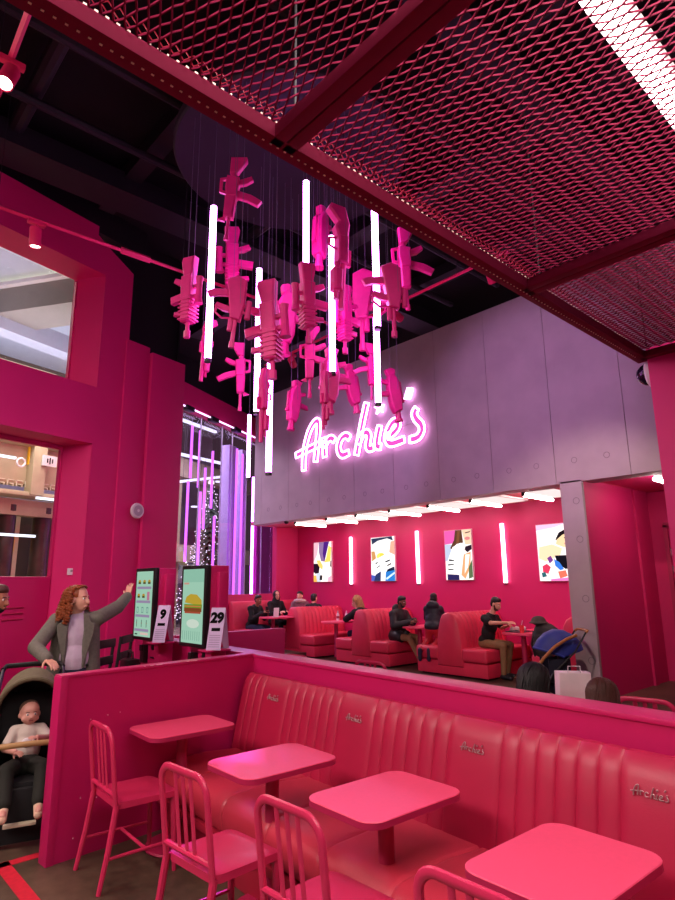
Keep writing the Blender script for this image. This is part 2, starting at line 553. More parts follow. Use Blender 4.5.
struct('ceiling_alcove', MB().box((-9.1, 10.35, 3.35), (9.66, 1.8, 0.1)), mat('soffit_paint', '#d8596f', 0.6))
struct('ceiling_corridor', MB().box((-2.4, 10.7, 3.35), (3.7, 2.5, 0.1)), pink_wall2)
struct('wall_back', MB().box((-9.1, 11.08, 1.65), (9.7, 0.15, 3.4)), pink_wall2)
struct('wall_side', MB().box((-13.9, 10.68, 1.65), (0.2, 0.88, 3.4)), pink_wall2)
struct('wall_corridor', MB().box((-4.37, 10.45, 1.65), (0.16, 2.53, 3.4)), pink_wall2)
mb = MB().box((-2.2, 11.75, 1.65), (4.4, 0.12, 3.4))
struct('wall_end', mb, pink_wall2)
mb = MB().box((-3.55, 11.67, 1.3), (0.86, 0.05, 2.6), 0, None, 0.006)
d2 = struct('door_2', mb, pink_wall2)
mb = MB().box((-4.02, 11.66, 1.33), (0.07, 0.09, 2.7)).box((-3.08, 11.66, 1.33), (0.07, 0.09, 2.7)).box((-3.55, 11.66, 2.68), (1.0, 0.09, 0.09))
mb.build('door_frame', pink_edge, d2)
mb = MB()
for z in (1.9, 2.2, 1.2):
    mb.box((-3.97, 11.635, z), (0.03, 0.02, 0.12))
mb.build('hinge', chrome, d2)
struct('ceiling_soffit', MB().box((2.5, 1.1, 7.3), (8, 2.0, 0.2), 0, MF), black_void)

# pink pier at the right carrying the canopy
struct('trim_6', MB().box((-1.22, 5.36, 1.8), (1.0, 0.62, 3.6), 0, None, 0.01), pink_wall, label='pink pier beyond the bench wall')

# bench wall and end partition (low pink walls)
BW = Matrix.Translation((-4.487, 3.087, 0)) @ RZ(-0.0571)
mb = MB().box((1.9, 0.09, 0.555), (8.2, 0.18, 1.11), 0, BW).box((1.9, 0.09, 1.121), (8.2, 0.20, 0.026), 0, BW, 0.006)
struct('wall_bench', mb, pink_panel)
pa, pb = Vector((-4.36, 1.475)), Vector((-4.47, 3.09))
pd = (pb - pa).normalized()
MP = Matrix(((pd.x, -pd.y, 0, pa.x), (pd.y, pd.x, 0, pa.y), (0, 0, 1, 0), (0, 0, 0, 1)))
mb = MB().box((0.83, 0.055, 0.56), (1.60, 0.10, 1.12), 0, MP).box((0.82, 0.055, 1.126), (1.64, 0.115, 0.02), 0, MP, 0.005)
mb.box((0.02, 0.055, 0.56), (0.05, 0.118, 1.13), 0, MP, 0.004)
scuff = mat('scuffed_primer', '#e9a9b8', 0.7)
for x, wd in ((0.66, 0.03), (0.72, 0.05), (1.02, 0.06), (0.97, 0.02), (0.6, 0.015)):
    mb.box((x, 0.004, 1.129), (wd, 0.012, 0.016), 1, MP)
for x, z in ((0.22, 0.83), (0.34, 0.84), (0.43, 0.845), (0.3, 0.33), (0.16, 0.12), (0.19, 0.35)):
    mb.ball(tuple(MP @ Vector((x, 0.001, z))), 0.0045, 1, None, 6, 4)
struct('wall_partition', mb, [pink_panel, scuff])
# the second low wall behind the kiosks and the one beside the corner booth
mb = MB().box((-6.86, 4.25, 0.56), (0.1, 1.92, 1.13), 0, None, 0.005)
struct('wall_low', mb, pink_panel)
mb = MB().box((-13.50, 9.2, 0.73), (0.14, 1.7, 1.46), 0, None, 0.006)
struct('wall_corner', mb, pink_wall2)
struct('floor_step', MB().box((-12.5, 9.75, 0.06), (1.9, 2.4, 0.12)), floor_mat)

# red tape on the floor by the partition
tp = MB().box((-4.585, 1.42, 0.0015), (0.075, 0.36, 0.003)).box((-3.9, 1.285, 0.0015), (1.45, 0.085, 0.003)).build('floor_tape', mat('red_tape', '#d02038', 0.5, var=0.1, scale=30))
tag(tp, 'red tape corner stuck on the dark floor beside the partition', 'floor tape')

# ---------------- the mall beyond the glass
def mall_side():
    mb = MB()
    # balcony band with key pattern, on the far side of the walk
    mb.box((3.0, 6.2, 4.4), (9, 0.4, 0.9), 0, ML, 0.02)
    mb.box((3.0, 6.1, 3.72), (9, 0.6, 0.10), 0, ML, 0.02)
    mb.box((3.0, 6.1, 4.86), (9, 0.7, 0.12), 0, ML, 0.02)
    mb.box((3.0, 6.3, 3.45), (9, 0.3, 0.35), 0, ML)
    for k in range(24):
        s = 1.2 + 0.2 * k
        for dx, dz, wx, wz in ((0, 0.06, 0.15, 0.02), (-0.065, 0, 0.02, 0.13), (0.02, -0.02, 0.1, 0.02), (0.06, -0.05, 0.02, 0.05)):
            mb.box((s + dx, 5.985, 3.95 + dz), (wx, 0.03, wz), 3, ML)
    for s in (3.9, 5.4, 2.0, 0.4):
        mb.box((s, 5.9, 4.3), (0.32, 0.3, 1.2), 0, ML, 0.03)
    for s in (3.62, 4.45, 2.3, 5.6):
        mb.lathe([(0.24, 0), (0.24, 0.3), (0.20, 0.36), (0.20, 3.3), (0.26, 3.36), (0.26, 3.5)], 1, 20, ML @ T(s, 6.4, 0))
    mb.box((3.0, 7.0, 1.7), (9, 0.2, 3.5), 2, ML)
    mb.box((4.12, 6.9, 1.7), (0.1, 0.2, 3.5), 3, ML)
    mb.box((3.0, 8.5, 6.2), (12, 0.2, 3.0), 2, ML)
    return mb
struct('mall_gallery', mall_side(), [stone, marble, mat('shop_front', '#4a3d33', 0.6), mat('pale_stone', '#d8ccb4', 0.7)], 30)
def mall_ceiling():
    mb = MB()
    mb.box((-18.6, 3.6, 9.2), (9.5, 12, 0.1), 1)
    a = Vector((-17.09, 3.31)); b = Vector((-15.30, 4.28))
    return mb
struct('mall_ceiling', mall_ceiling(), [mall_grey, mall_blue], 30)
def beam(name, a, b, z, wd, h, m):
    a, b = Vector(a), Vector(b)
    d = (b - a); L = d.length; d.normalize()
    Mx = Matrix(((d.x, -d.y, 0, a.x), (d.y, d.x, 0, a.y), (0, 0, 1, z), (0, 0, 0, 1)))
    return MB().box((L / 2, 0, 0), (L, wd, h), 0, Mx)
# cove beams under the mall ceiling
o = struct('trim_7', beam('', (-18.9, 1.5), (-13.2, 5.2), 8.6, 1.1, 0.7, 0), mall_grey, label='grey cove beam across the mall ceiling')
o = struct('trim_8', beam('', (-18.4, 1.9), (-13.3, 5.2), 8.93, 1.5, 0.10, 0), white_paint, label='white cornice of the cove beam')
cv = beam('', (-18.2, 1.5), (-13.0, 4.85), 9.02, 0.16, 0.1, 0)
o = cv.build('cove_light', cove_warm); tag(o, 'warm cove light strip glowing above the mall cornice', 'light strip')
o = struct('trim_9', beam('', (-15.2, 1.0), (-17.8, 8.2), 8.2, 0.5, 0.5, 0), mall_blue, label='pale stepped cornice crossing the mall ceiling')
cv = beam('', (-15.5, 0.9), (-18.1, 8.1), 8.48, 0.14, 0.1, 0)
o = cv.build('cove_light', cove_cool); tag(o, 'cool white cove light strip crossing the mall ceiling', 'light strip')

sg = MB().box((4.08, 5.7, 4.5), (0.34, 0.04, 0.24), 0, ML)
for k, (dx, hh) in enumerate(((-0.06, 0.1), (0, 0.15), (0.06, 0.1))):
    sg.box((4.08 + dx, 5.675, 4.5), (0.025, 0.02, hh), 1, ML)
o = sg.build('hanging_sign', [white_paint, black_plastic]); tag(o, 'small white sign with dark marks on the mall balcony', 'sign')
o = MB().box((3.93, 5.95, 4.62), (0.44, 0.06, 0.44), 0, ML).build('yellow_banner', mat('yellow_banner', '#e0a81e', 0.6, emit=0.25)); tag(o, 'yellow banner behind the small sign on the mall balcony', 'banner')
rd = MB().tube([tuple(ML @ Vector((3.42 + 0.09 * math.cos(q * PI / 8), 5.68, 4.36 + 0.09 * math.sin(q * PI / 8)))) for q in range(16)], 0.022, 0, 6, None, True)
o = rd.build('roundel', white_paint); tag(o, 'round white ring ornament on the mall balcony', 'ornament')
for nm, sz, z0, wd, hh, c, lab in (('poster', 3.87, 3.07, 0.26, 0.34, '#8fa34a', 'green and cream poster in the mall shop window'), ('poster', 3.88, 2.68, 0.32, 0.36, '#e0a020', 'yellow orange poster in the mall shop window'), ('poster', 3.87, 2.26, 0.30, 0.42, '#d8cfc0', 'white poster with a brown shape in the mall shop window')):
    q = MB().box((sz, 6.75, z0), (wd, 0.03, hh), 0, ML)
    q.ball(tuple(ML @ Vector((sz + 0.01, 6.73, z0 - 0.02))), (0.09, 0.03, 0.08), 1)
    o = q.build(nm, [mat('poster_' + c[1:], c, 0.6, emit=0.35), mat('poster_ink_' + c[1:], '#4a3a28', 0.7)])
    tag(o, lab, 'poster')
for s, z, L, lab in ((3.3, 2.78, 1.1, 'long white strip light low in the mall walkway'), (4.3, 3.62, 1.0, 'short white strip light under the mall balcony'), (2.9, 4.42, 0.7, 'white strip light on the mall balcony front')):
    o = MB().box((s, 5.6, z), (L, 0.06, 0.05), 0, ML).build('strip_light', cove_cool); tag(o, lab, 'light')

# atrium behind the glass front
struct('mall_wall', MB().box((7.5, 9.5, 4.0), (18, 0.2, 8.4), 0, MF), mat('atrium_wall', '#8a8096', 0.8, var=0.1, scale=1))
mb = MB()
mb.box((7.5, 7.0, 3.0), (16, 0.5, 0.7), 0, MF).box((7.5, 7.0, 6.6), (16, 0.5, 0.8), 0, MF)
for s in (4.0, 6.4, 9.6, 12.0):
    mb.box((s, 7.2, 3.4), (0.5, 0.5, 7.0), 1, MF)
struct('mall_balcony', mb, [stone, mat('beige_pillar', '#a89878', 0.7)], 30)
for s, z, ang, L, lab in ((6.5, 7.4, 0.03, 2.4, 'topmost white strip light in the atrium beyond the glass front'), (7.4, 6.25, 0.06, 3.8, 'middle white strip light in the atrium beyond the glass front'), (7.0, 5.5, 0.22, 3.1, 'slanting white strip light in the atrium beyond the glass front')):
    o = thing('strip_light', lab, 'light', tuple(MF @ Vector((s, 4.0, z))), math.atan2(0.893, -0.451))
    MB().box((0, 0, 0), (L, 0.10, 0.09), 0, RY(-ang)).build('diffuser', cove_cool, o)
    for dx in (-L * .4, L * .4):
        MB().tube([(dx, 0, dx * ang), (dx, 0, 8.6 - z)], 0.006, 0, 4).build('wire', duct_mat, o)
for s, z, lab in ((8.0, 5.53, 'small round downlight above the tree'), (9.0, 5.89, 'small round downlight right of the tree top'), (6.5, 4.4, 'small round downlight below the slanting strip light')):
    o = MB().lathe([(0.001, 0), (0.12, 0.0), (0.12, 0.04), (0.001, 0.04)], 0, 14, MF @ T(s, 4.0, z)).build('downlight', cove_cool); tag(o, lab + ' in the atrium', 'light')
# violet tubes added in place of chandelier reflections in the glass
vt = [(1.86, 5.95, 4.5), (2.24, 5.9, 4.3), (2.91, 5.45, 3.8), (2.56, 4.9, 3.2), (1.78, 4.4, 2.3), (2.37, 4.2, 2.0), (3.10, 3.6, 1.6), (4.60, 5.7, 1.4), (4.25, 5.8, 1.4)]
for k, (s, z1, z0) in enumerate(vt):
    o = thing('tube_reflection', '', '', tuple(MF @ Vector((s, 1.0, z0))))
    MB().tube([(0, 0, 0), (0, 0, z1 - z0)], 0.035, 0, 10).build('tube', reflection_violet, o)
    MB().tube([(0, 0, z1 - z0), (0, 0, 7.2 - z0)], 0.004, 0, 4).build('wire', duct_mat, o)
    tag(o, 'added violet tube standing in for a chandelier reflection in the glass front', 'light tube', 'tube reflections in the glass front')
# christmas tree with lights
tree = thing('christmas_tree', 'tall dark christmas tree dotted with white lights beyond the glass front', 'christmas tree', tuple(MF @ Vector((8.45, 4.6, 0))))
mb = MB(); lights = MB()
for t in range(26):
    z = 0.6 + 5.0 * t / 26
    rad = 1.15 * (1 - t / 27) + 0.05
    n = max(5, int(22 * rad))
    for k in range(n):
        a = 2 * PI * (k + R.random()) / n
        q = Vector((math.cos(a), math.sin(a), 0))
        mb.tube([q * 0.03 + Vector((0, 0, z + 0.12)), q * rad * R.uniform(0.8, 1.05) + Vector((0, 0, z - 0.12))], [0.09, 0.015], 0, 4)
        for _q in range(2):
            lights.ball(q * rad * R.uniform(0.8, 1.08) + Vector((R.uniform(-.1, .1), R.uniform(-.1, .1), z - 0.14 + 0.2 * R.random())), 0.018, 0, None, 6, 4)
mb.build('foliage', mat('fir_green', '#22301f', 0.8, var=0.3), tree, 0)
lights.build('string_lights', mat_light('fairy', (1, 0.85, 0.9), 3.0), tree, 0)
MB().tube([(0, 0, 0), (0, 0, 5.4)], [0.08, 0.03]).build('trunk', mat('bark', '#3a2a20', 0.9), tree)
MB().ball((0, 0, 5.62), 0.12).build('tree_top', mat_light('tree_top_glow', (1, 0.9, 0.8), 2.0), tree)
# lit letter of a shop across the atrium
lt = thing('lit_letter', 'white cyan lit letter A standing beyond the glass front', 'sign', tuple(MF @ Vector((7.15, 3.0, 0.0))), math.atan2(0.893, -0.451))
pts = [(-0.22, 0, 0.0), (-0.22, 0, 0.55), (-0.16, 0, 0.82), (0, 0, 0.95), (0.16, 0, 0.82), (0.22, 0, 0.55), (0.22, 0, 0.0)]
MB().tube(pts, 0.065, 0, 8).tube([(-0.2, 0, 0.38), (0.2, 0, 0.38)], 0.05).build('letter_stroke', mat_light('cyan_letter', (0.55, 1.0, 1.0), 1.6), lt)

# ------------------------------------------------------------------ expanded-metal canopy overhead
can = thing('mesh_canopy', 'crimson expanded-metal ceiling canopy hung low over the tables on square beams', 'ceiling canopy', (-1.76, 0, 3.5))
def canopy_mesh(x0, x1, y0, y1, z=0.07):
    mb = MB()
    lw, sw = 0.090, 0.040
    hw, hh = 0.0034, 0.0055
    nseg = int((x1 - x0) / (lw / 4))
    j = 0
    y = y0
    while y < y1:
        sgn = 1 if j % 2 == 0 else -1
        pts = []
        for i in range(nseg + 1):
            ph = i % 4
            off = (1, 1, -1, -1)[ph] * sgn * (sw * 0.24)
            pts.append((x0 + i * lw / 4 + (0.008 if ph in (0, 2) else -0.008), y + off, z + (0.004 if off * sgn > 0 else -0.004)))
        vs, fs = [], []
        for p in pts:
            vs += [(p[0], p[1] - hw, p[2] - hh), (p[0], p[1] + hw, p[2] - hh * 0.4), (p[0], p[1] + hw, p[2] + hh), (p[0], p[1] - hw, p[2] + hh * 0.4)]
        for i in range(len(pts) - 1):
            a, b = 4 * i, 4 * i + 4
            for k in range(4):
                l = (k + 1) % 4
                fs.append((a + k, b + k, b + l, a + l))
        mb.add(vs, fs)
        y += sw / 2 + 0.0005
        j += 1
    return mb
ybeams = (-0.62, 1.30, 3.24, 5.02)
for a, b in zip(ybeams[:-1], ybeams[1:]):
    canopy_mesh(0.03, 3.0, a + 0.03, b - 0.03).build('mesh_panel', canopy_pink, can, 0)
# long edge beam: angle section with pale dots for glints of lamp light through perforations, plus upturned mesh skirt
mb = MB().box((0.0, 2.1, 0.035), (0.09, 6.0, 0.07), 0, None, 0.004).box((-0.03, 2.1, 0.09), (0.02, 6.0, 0.06), 0)
mb.build('edge_beam', canopy_pink, can)
rv = MB()
for k in range(150):
    rv.box((0.038, -0.6 + k * 0.037, 0.0735), (0.010, 0.012, 0.009), 0)
    rv.box((0.0, -0.6 + k * 0.037, -0.001), (0.006, 0.010, 0.004), 0)
glints = rv.build('glint_row', mat('pale_glint', '#f6d8c8', 0.4), can); glints['kind'] = 'stuff'  # light glints put into the pale colour of the dots
sk = MB()
for r_ in range(2):
    sgn = 1 if r_ % 2 == 0 else -1
    pts = [(0.055 + 0.004 * r_, -0.6 + i * 0.02, 0.090 + 0.022 * r_ + (0.010 if i % 2 == 0 else -0.010) * sgn) for i in range(284)]
    sk.tube(pts, 0.003, 0, 4)
sk.build('mesh_skirt', mat('skirt_metal', '#b03048', 0.3, metal=0.3), can, 0)
for y in ybeams[1:3]:
    mb = MB().box((1.5, y - 0.032, 0.03), (3.0, 0.058, 0.06), 0, None, 0.004).box((1.5, y + 0.032, 0.03), (3.0, 0.058, 0.06), 0, None, 0.004)
    mb.build('cross_beam', canopy_pink, can)
MB().box((1.5, ybeams[3], 0.03), (3.0, 0.06, 0.06), 0, None, 0.004).build('cross_beam', canopy_pink, can)
for x in (0.1, 1.4):
    for y in (1.3, 3.24, 4.9):
        MB().tube([(x, y, 0.06), (x, y, 3.68)], 0.006, 0, 5).build('hanger_rod', duct_mat, can)
# strip lights lying above the mesh
for i, (x, y0, y1) in enumerate(((-0.68, 0.3, 4.6), (0.45, 0.3, 4.6))):
    b = thing('batten_light', ['long white strip light lying above the mesh canopy, seen through it', 'second strip light above the canopy mesh, off over the inner tables'][i], 'light', (x, 0, 3.86), 0)
    MB().box((0, (y0 + y1) / 2, 0.05), (0.13, y1 - y0, 0.05), 0).build('housing', white_paint, b)
    MB().box((0, (y0 + y1) / 2, 0.005), (0.10, y1 - y0 - 0.04, 0.03), 0, None, 0.008).build('diffuser', tube_batten, b)
    MB().tube([(0, y0 + .3, .07), (0, y0 + .3, 3.0)], 0.005, 0, 5).tube([(0, y1 - .3, .07), (0, y1 - .3, 3.0)], 0.005, 0, 5).build('wire', duct_mat, b)

# dome camera on the pier
dm = thing('dome_camera', 'white dome security camera with a dark lens bubble on the pink pier', 'camera', (-1.72, 5.2, 3.42), 0)
Xd = RY(-PI / 2)
MB().lathe([(0.001, 0), (0.13, 0), (0.13, 0.03), (0.11, 0.05), (0.001, 0.05)], 0, 24, Xd).build('base', white_paint, dm)
MB().ball((-0.05, 0, 0), (0.10, 0.095, 0.095)).build('lens_bubble', mat('dome_bubble', '#1a1028', 0.08), dm)

# ------------------------------------------------------------------ lighting tracks
def track(name, label, a, b, spots, boxes=()):
    t = thing(name, label, 'light track', a)
    d = Vector(b) - Vector(a)
    MB().tube([(0, 0, 0), d], 0.022, 0, 4).build('rail', track_pink, t)
    n = d.normalized()
    for q in (0.15, 0.5, 0.85):
        p = d * q
        MB().tube([p, p + Vector((0, 0, 6.95 - a[2]))], 0.003, 0, 4).build('wire', duct_mat, t)
    for s in boxes:
        MB().tube([n * (s - 0.16), n * (s + 0.16)], 0.04, 0, 4).build('feed_box', track_pink, t)
    return t
def spot(label, loc, aim, energy=60, color=(1.0, 0.8, 0.62), size=70):
    s = thing('spotlight', label, 'spotlight', loc)
    q = Vector(aim).normalized().to_track_quat('Z', 'Y').to_matrix().to_4x4()
    MB().box((0, 0, -0.02), (0.05, 0.16, 0.04), 0, None, 0.005).tube([(0, 0, -0.03), (0, 0, -0.09)], 0.012).build('adapter', track_pink, s)
    M_ = T(0, 0, -0.10) @ q
    MB().lathe([(0.001, -0.03), (0.05, -0.03), (0.055, -0.02), (0.055, 0.16), (0.047, 0.16), (0.047, 0.145), (0.001, 0.145)], 0, 20, M_).build('housing', track_pink, s)
    MB().lathe([(0.001, 0.147), (0.045, 0.147), (0.045, 0.152), (0.001, 0.152)], 0, 18, M_).build('lens', spot_glow, s)
    l = bpy.data.lights.new('spot_beam', 'SPOT')
    l.energy = energy; l.color = color; l.spot_size = math.radians(size); l.spot_blend = 0.6; l.shadow_soft_size = 0.04
    o = bpy.data.objects.new('spot_beam', l); COL.objects.link(o)
    o.parent = s
    o.matrix_basis = T(0, 0, -0.10) @ q @ T(0, 0, 0.17) @ RX(PI)
    return s
track('light_track', 'pink lighting track running past the shop windows to the chandelier', (-5.82, 0.2, 5.2), (-5.70, 5.6, 5.2), (), (2.15,))
track('light_track', 'pink lighting track crossing behind the hanging rifles towards the canopy', (-7.6, 5.36, 5.2), (-3.05, 5.31, 5.2), ())
track('light_track', 'short pink lighting track high beside the canopy corner', (-4.9, 0.69, 5.2), (-2.6, 0.62, 5.2), ())
spot('pink cylinder spotlight on the window track, its lens glowing', (-5.80, 1.36, 5.19), (-0.15, 0.1, -1), 90)
spot('pink cylinder spotlight on the short track beside the canopy corner', (-3.95, 0.67, 5.19), (0.35, -0.25, -1), 90)
spot('added pink spotlight on the crossing track beside the canopy edge, warming the grey column', (-3.30, 5.31, 5.19), (-0.26, 1, -0.88), 300, (1.0, 0.74, 0.64), 60)  # warm beam added to light the grey column
spot('added pink spotlight on the crossing track behind the hanging tubes, washing the wall violet', (-4.75, 5.33, 5.19), (-0.1, 1, -0.15), 210, (0.85, 0.45, 1.0), 75)  # added lamp, tints and brightens the grey wall
spot('added pink spotlight on the crossing track washing the wall violet left of the neon sign', (-6.9, 5.36, 5.19), (-0.8, 1, -0.25), 260, (0.72, 0.42, 1.0), 75)  # second added wash lamp for the grey wall
spot('pink spotlight at the far end of the window track throwing violet light on a table', (-5.74, 4.1, 5.19), (2.58, -2.11, -4.40), 1900, (0.55, 0.10, 1.0), 8)

# ------------------------------------------------------------------ neon sign
STR = [[(-11.11, 4.40), (-11.10, 4.71), (-11.04, 5.04), (-10.90, 5.34), (-10.73, 5.51), (-10.60, 5.54), (-10.55, 5.41), (-10.59, 5.06), (-10.67, 4.55)],
       [(-11.43, 4.82), (-11.07, 4.88), (-10.64, 4.94), (-10.48, 4.96)],
       [(-10.33, 4.61), (-10.36, 5.08)], [(-10.36, 4.86), (-10.23, 5.0), (-10.10, 5.02), (-9.99, 4.94)],
       [(-9.48, 4.90), (-9.58, 4.98), (-9.70, 4.98), (-9.80, 4.90), (-9.85, 4.77), (-9.82, 4.63), (-9.71, 4.55), (-9.51, 4.58)],
       [(-8.92, 5.60), (-9.04, 5.26), (-9.15, 4.90), (-9.27, 4.48)],
       [(-9.21, 4.72), (-9.12, 4.86), (-9.03, 4.93), (-8.93, 4.93), (-8.87, 4.84), (-8.91, 4.66), (-8.88, 4.56), (-8.73, 4.56)],
       [(-8.54, 5.0), (-8.62, 4.75), (-8.64, 4.58), (-8.52, 4.54)],
       [(-8.33, 4.72), (-8.16, 4.77), (-8.03, 4.87), (-8.04, 4.99), (-8.16, 5.0), (-8.28, 4.88), (-8.34, 4.74), (-8.32, 4.62), (-8.20, 4.55), (-7.86, 4.58)],
       [(-7.50, 5.16), (-7.57, 5.06), (-7.52, 4.93), (-7.41, 4.80), (-7.40, 4.66), (-7.51, 4.55), (-7.72, 4.54)]]
def smooth_line(p, n=4):
    out = []
    for i in range(len(p) - 1):
        p0, p1, p2, p3 = [Vector(p[max(0, min(len(p) - 1, k))]) for k in (i - 1, i, i + 1, i + 2)]
        for k in range(n):
            t = k / n
            out.append(0.5 * ((2 * p1) + (p2 - p0) * t + (2 * p0 - 5 * p1 + 4 * p2 - p3) * t * t + (3 * p1 - p0 - 3 * p2 + p3) * t ** 3))
    out.append(Vector(p[-1]))
    return out
def outline(pts, hw):
    n = len(pts)
    L, Rr = [], []
    for i in range(n):
        t = (pts[min(i + 1, n - 1)] - pts[max(i - 1, 0)]).normalized()
        nn = Vector((-t.y, t.x))
        L.append(pts[i] + nn * hw); Rr.append(pts[i] - nn * hw)
    return L + Rr[::-1], L, Rr
sign = thing('neon_sign', "white and magenta neon sign reading Archie's in script on the grey panelled wall", 'neon sign', (-9.4, 9.1, 5.0))
face = MB(); tubes = MB()
for st in STR:
    pts = smooth_line(st)
    loop, L, Rr = outline(pts, 0.072)
    k = len(pts)
    vs = [(p.x + 9.4, -0.05, p.y - 5.0) for p in L] + [(p.x + 9.4, -0.05, p.y - 5.0) for p in Rr] + [(p.x + 9.4, 0.0, p.y - 5.0) for p in L] + [(p.x + 9.4, 0.0, p.y - 5.0) for p in Rr]
    fs = []
    for i in range(k - 1):
        fs += [(i, i + 1, k + i + 1, k + i), (i, 2 * k + i, 2 * k + i + 1, i + 1), (k + i, k + i + 1, 3 * k + i + 1, 3 * k + i)]
    face.add(vs, fs)
    tubes.tube([(p.x + 9.4, -0.065, p.y - 5.0) for p in loop], 0.022, 0, 8, None, True)
sp = []
for k in range(10):
    a = PI / 2 + k * PI / 5
    rr_ = 0.15 if k % 2 == 0 else 0.06
    sp.append((0.86 + rr_ * math.cos(a), 0.40 + rr_ * math.sin(a)))
face.build('letter_face', neon_pink, sign, 0)
tubes.build('neon_tube', neon_white, sign)
MB().prism(sp, -0.09, -0.03).build('star', neon_white, sign, 0)
MB().prism([(1.58, 0.42), (1.72, 0.39), (1.82, 0.61), (1.68, 0.65)], -0.09, -0.03).build('apostrophe', neon_white, sign, 0)
MB().box((-0.3, -0.012, 0.0), (2.4, 0.02, 0.03)).box((1.2, -0.012, -0.1), (1.4, 0.02, 0.03)).build('mounting_rail', concrete, sign)

# ------------------------------------------------------------------ chandelier of hanging toy rifles and light tubes
DZ = 6.1
disc = MB().lathe([(0.001, 0), (1.2, 0), (1.22, 0.02), (1.22, 0.12), (1.0, 0.14), (1.0, 0.9), (0.001, 0.9)], 0, 64)
o = disc.build('ceiling_disc', disc_mat); o.location = (-4.45, 3.43, DZ)
tag(o, 'large dark plum disc under the black ceiling that the rifles and tubes hang from', 'ceiling rose')

